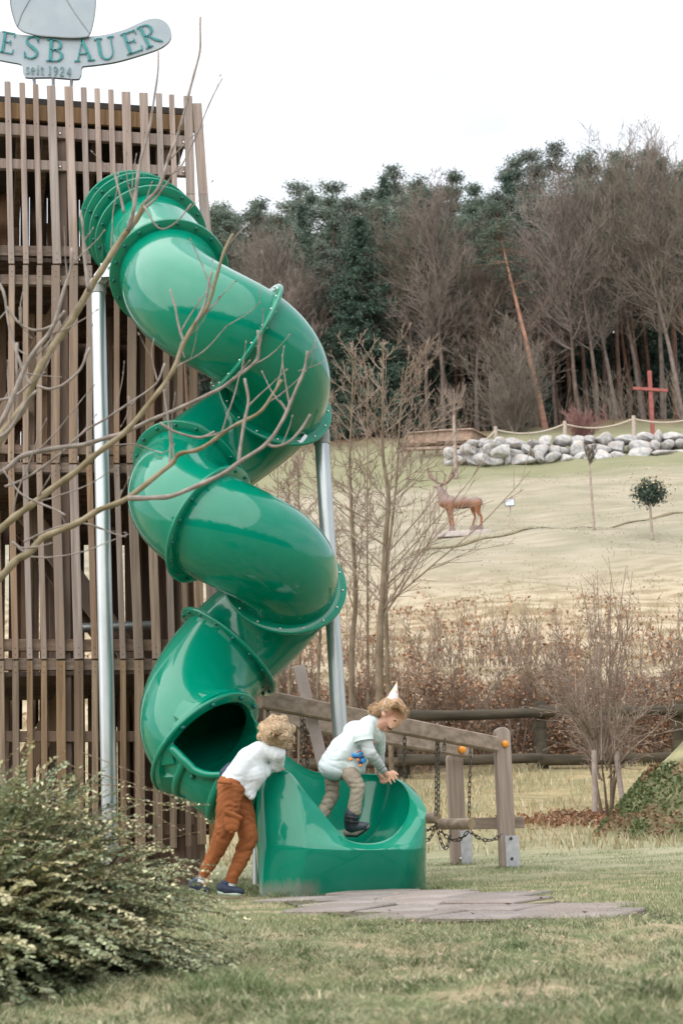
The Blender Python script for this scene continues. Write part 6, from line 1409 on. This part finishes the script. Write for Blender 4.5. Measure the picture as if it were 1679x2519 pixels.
# near hand, fingers spread and bent over the rim
def hand(wx, wy, wo, px, py, po, F_, T_):
    L = [gC((wx, wy, wo), (px, py, po), 38, 44), ('e', g_(px, py, po), np.diag([52*GU, 26*GU, 46*GU]))]
    for (mx, my, tx, ty, o2) in F_: L += [gC((px+(mx-px)*.35, py+(my-py)*.35, po), (mx, my, po-.004), 19, 17), gC((mx, my, po-.004), (tx, ty, po+o2), 16.5, 13)]
    a, c, d = T_; L += [gC((px-10, py+6, po), a, 20, 17), gC(a, c, 16.5, 13)]; return L
hb += hand(1060, 1245, -.02, 1105, 1285, .0, [(1185, 1262, 1248, 1285, .01), (1190, 1290, 1238, 1345, .0), (1160, 1318, 1205, 1378, -.004), (1125, 1335, 1158, 1402, -.008)], ((1172, 1238, .01), (1228, 1262, .014), 0))
hb += hand(1018, 1260, .19, 1040, 1310, .17, [(1085, 1330, 1120, 1370, -.004), (1062, 1342, 1092, 1392, -.006), (1040, 1350, 1060, 1402, -.006), (1015, 1345, 1028, 1392, -.006)], ((1080, 1300, .17), (1112, 1322, .165), 0))
blob("body", hb, .0048, 3, M_skin, girl)
# face details
link("eye", MB().add(ICO2[0]*np.array([20, 9, 11])*GU @ np.array([[.85, 0, -.5], [0, 1, 0], [.5, 0, .85]])+g_(1205, 590, -.118), ICO2[1]).mesh("eye", M_eye, True), girl)
link("eye", MB().add(ICO2[0]*np.array([12, 9, 10])*GU+g_(1238, 580, .10), ICO2[1]).mesh("eye", M_eye, True), girl)
MB().tube(spline([g_(1180, 535, -.128), g_(1215, 535, -.122), g_(1248, 560, -.105)], 8), 6*GU, 6).build("eyebrow", M_hair2, girl, smooth=True)
MB().tube(spline([g_(1184, 586, -.124), g_(1206, 580, -.122), g_(1226, 592, -.114)], 8), 4.5*GU, 6).build("eyelid", M_hair2, girl, smooth=True)
link("mouth", MB().add(ICO2[0]*np.array([34, 44, 17])*GU @ np.array([[.8, 0, -.6], [0, 1, 0], [.6, 0, .8]])+g_(1138, 686, -.045), ICO2[1]).mesh("mouth", M_mouth, True), girl)
link("teeth", MB().add(ICO2[0]*np.array([22, 34, 7])*GU @ np.array([[.8, 0, -.6], [0, 1, 0], [.6, 0, .8]])+g_(1148, 677, -.058), ICO2[1]).mesh("teeth", M_tooth, True), girl)
# hair with gathered bun
gh = [gE(1150, 440, .005, 192, 162, 162, -.35), gE(1075, 470, .01, 120, 150, 120), gE(1270, 450, .01, 95, 120, 85, -.6), gE(975, 445, -.02, 88, 84, 72), gE(960, 490, -.03, 58, 60, 42), gE(1310, 510, .03, 44, 80, 62, -.4)]
blob("hair", gh, .006, 3, M_hair2, girl, post=folds([((.3, .3, 1), 210, 1), ((1, 0, .6), 170, .5)], .0030, 6))
R = np.random.RandomState(141); Ps = []
for i in range(150):      # swept from the forehead back to the bun
    o_ = -R.uniform(.02, .155); a = R.rand(); st = (1330-60*a+R.randn()*14, 520-150*a+R.randn()*12); Ps.append(spline([g_(*st, o_*.55), g_(1230-50*a, 360+60*a+R.randn()*12, o_*.8-.02), g_(1100, 380+R.rand()*90, -.145-.015*R.rand()), g_(1000+R.randn()*18, 440+R.randn()*22, -.08)], 12))
for i in range(120):
    v = rv(R); c_ = np.array([g_(972, 450, -.02)]).ravel(); p = c_+v*80*GU; Ps.append([p+np.cross(v, [0, 1, 0])*.01*k+np.array([R.randn(), R.randn(), R.randn()])*.0015 for k in range(5)])
strands("hair_strands", Ps, M_hair2s, girl, .0026)
# wisps
strands("hair_wisps", [spline([g_(1320+R.randn()*20, 400+R.rand()*60, R.randn()*.05), g_(1365+R.randn()*25, 430+R.rand()*60, R.randn()*.05), g_(1340+R.randn()*30, 560+R.randn()*20, R.randn()*.04)], 8) for _ in range(22)], M_hair2s, girl, .0012)
# hat
M_hat = bpy.data.materials.new("spotted_card"); M_hat.use_nodes = True; t_ = M_hat.node_tree; bs_ = t_.nodes['Principled BSDF']; bs_.inputs['Roughness'].default_value = .5
tcn = t_.nodes.new("ShaderNodeTexCoord"); vo = t_.nodes.new("ShaderNodeTexVoronoi"); vo.inputs['Scale'].default_value = 34; t_.links.new(tcn.outputs['Object'], vo.inputs['Vector'])
r1 = t_.nodes.new("ShaderNodeValToRGB"); r1.color_ramp.elements[0].position = .46; r1.color_ramp.elements[1].position = .50; r1.color_ramp.elements[0].color = (1, 1, 1, 1); r1.color_ramp.elements[1].color = (0, 0, 0, 1); t_.links.new(vo.outputs['Distance'], r1.inputs[0])
sp_ = t_.nodes.new("ShaderNodeSeparateColor"); t_.links.new(vo.outputs['Color'], sp_.inputs[0]); r2 = t_.nodes.new("ShaderNodeValToRGB"); r2.color_ramp.interpolation = 'CONSTANT'; e_ = r2.color_ramp.elements; e_[0].color = (.75, .35, .50, 1); e_[1].position = .45; e_[1].color = (.45, .72, .75, 1); e3 = e_.new(.72); e3.color = (.75, .68, .42, 1)
t_.links.new(sp_.outputs[0], r2.inputs[0]); mx_ = t_.nodes.new("ShaderNodeMix"); mx_.data_type = 'RGBA'; t_.links.new(r1.outputs[0], mx_.inputs[0]); mx_.inputs[6].default_value = (.72, .71, .70, 1); t_.links.new(r2.outputs[0], mx_.inputs[7]); t_.links.new(mx_.outputs[2], bs_.inputs['Base Color'])
MB().tube([g_(1168, 345, -.01), g_(1235, 92, -.01)], [90*GU, 2*GU], 40).build("party_hat", M_hat, girl, angle=60)
strands("hat_elastic", [spline([g_(1090, 310, -.06), g_(1060, 400, -.135), g_(1045, 470, -.15), g_(1075, 600, -.13)], 10)], M_tee, girl, .0018)
# shirt
gs = [gC((915, 620, 0), (760, 760, 0), 120, 150), gC((760, 760, 0), (560, 980, 0), 165, 215), gC((560, 980, 0), (430, 1150, 0), 215, 200), gE(420, 1190, 0, 205, 200, 165, .35), gC((430, 1160, 0), (700, 1120, 0), 180, 140), gC((880, 700, 0), (960, 780, .03), 150, 110), gC((700, 1020, -.02), (800, 1110, 0), 130, 70),
      gC((850, 640, -.09), (790, 790, -.12), 112, 132), gC((1000, 800, .10), (1030, 980, .15), 90, 62), gC((980, 700, .12), (1010, 850, .14), 90, 86), gC((700, 760, 0), (820, 960, 0), 180, 110), gE(640, 1180, 0, 200, 160, 110, .35)]
zc = [g_(330, 1375), g_(650, 1310), g_(860, 1180)]
blob("shirt", gs, .0065, 26, M_tee2, girl, post=folds([((.3, .1, 1), 60, 1), ((-.8, 0, 1), 80, .6), ((.6, .1, .8), 130, .4)], .0036, 12))
MB().tube([g_(795, 800, -.125), g_(803, 838, -.127), g_(806, 856, -.128)], [132*GU, 124*GU, 126*GU], 30, caps=False).build("sleeve_hem", M_tee2, girl, smooth=True)
blob("undersleeve", [gC((815, 830, -.125), (890, 1010, -.135), 88, 82), gC((890, 1010, -.135), (985, 1130, -.075), 80, 68), gC((985, 1130, -.075), (1052, 1222, -.025), 66, 54), gC((1048, 1218, -.026), (1062, 1240, -.02), 50, 48)], .006, 5, M_slv, girl, post=folds([((-.5, .1, 1), 130, 1), ((.5, .1, 1), 170, .5)], .0040, 5))
blob("undersleeve", [gC((1012, 960, .16), (1012, 1090, .175), 72, 68), gC((1012, 1090, .175), (1016, 1235, .19), 66, 52)], .006, 5, M_slv, girl, post=folds([((-.5, .1, 1), 130, 1)], .0040, 5))
# round printed patch on the side: blotches of blue, orange and red
def dab(x, y, rx, ry, mat, o=-.165, rot=0.): link("print_patch", MB().add((ICO2[0]*np.array([rx, 12, ry])*GU) @ np.array([[math.cos(rot), 0, math.sin(rot)], [0, 1, 0], [-math.sin(rot), 0, math.cos(rot)]])+g_(x, y, o), ICO2[1]).mesh("print_patch", mat, True), girl)
M_pb = pm("print_blue", (.02, .22, .55), (.05, .34, .70), 30, .7); M_pd = pm("print_dark_blue", (.01, .03, .10), (.02, .06, .18), 30, .7); M_po = pm("print_orange", (.75, .22, .05), (.85, .32, .08), 30, .7); M_pr = pm("print_red", (.6, .06, .08), (.7, .1, .1), 30, .7)
ddp = -.108
for (x, y, rx, ry, mm_, rt) in ((700, 1035, 62, 22, M_pb, -.35), (770, 1010, 34, 22, M_pb, 0), (700, 1062, 50, 14, M_pd, -.1), (770, 1065, 48, 22, M_pd, .2), (800, 1100, 38, 34, M_pb, 0), (765, 1125, 32, 28, M_pd, 0), (640, 1085, 26, 22, M_po, 0), (733, 1092, 20, 24, M_po, 0), (765, 1165, 22, 18, M_po, 0), (745, 985, 36, 8, M_pr, .35)):
    dab(x, y, rx, ry, mm_, ddp, rt)
dab(945, 885, 20, 8, M_pr, -.02)
# trousers and boots
blob("trousers", [gE(520, 1240, 0, 190, 150, 110), gC((640, 1290, -.05), (735, 1440, -.07), 118, 96), gC((735, 1440, -.07), (700, 1620, -.065), 96, 92), gC((700, 1620, -.065), (685, 1745, -.06), 92, 98), gC((400, 1290, .05), (405, 1540, .065), 105, 92), gC((405, 1540, .065), (330, 1690, .06), 96, 88), gC((330, 1690, .06), (255, 1830, .05), 86, 84)], .0065, 5, M_beige, girl, post=folds([((.4, .1, 1), 110, 1), ((-.5, .1, 1), 150, .6)], .0050, 15))
boot = blob("boot", [gC((655, 1790, -.06), (640, 1870, -.06), 98, 96), gC((640, 1870, -.06), (650, 1950, -.06), 96, 92), gC((655, 1960, -.06), (800, 1950, -.06), 84, 62), gC((800, 1950, -.06), (840, 1935, -.06), 58, 42)], .006, 4, M_boot, girl)
blob("boot_sole", [gC((585, 2030, -.06), (700, 2030, -.06), 44, 48), gC((700, 2030, -.06), (845, 1950, -.06), 52, 42)], .006, 3, M_sole, girl)
blob("boot_tread", [gC((590, 2052, -.06), (710, 2050, -.06), 34, 40), gC((710, 2050, -.06), (850, 1962, -.06), 42, 34)], .006, 2, M_black, girl)
for y_ in (1825, 1880): MB().tube(spline([g_(585, y_, -.10), g_(650, y_+12, -.155), g_(735, y_+22, -.10)], 8), 15*GU, 8).build("boot_strap", M_black, girl, smooth=True)
blob("boot", [gC((250, 1850, .05), (235, 1950, .05), 90, 86), gC((235, 1960, .05), (330, 2000, .04), 76, 60)], .007, 4, M_boot, girl)
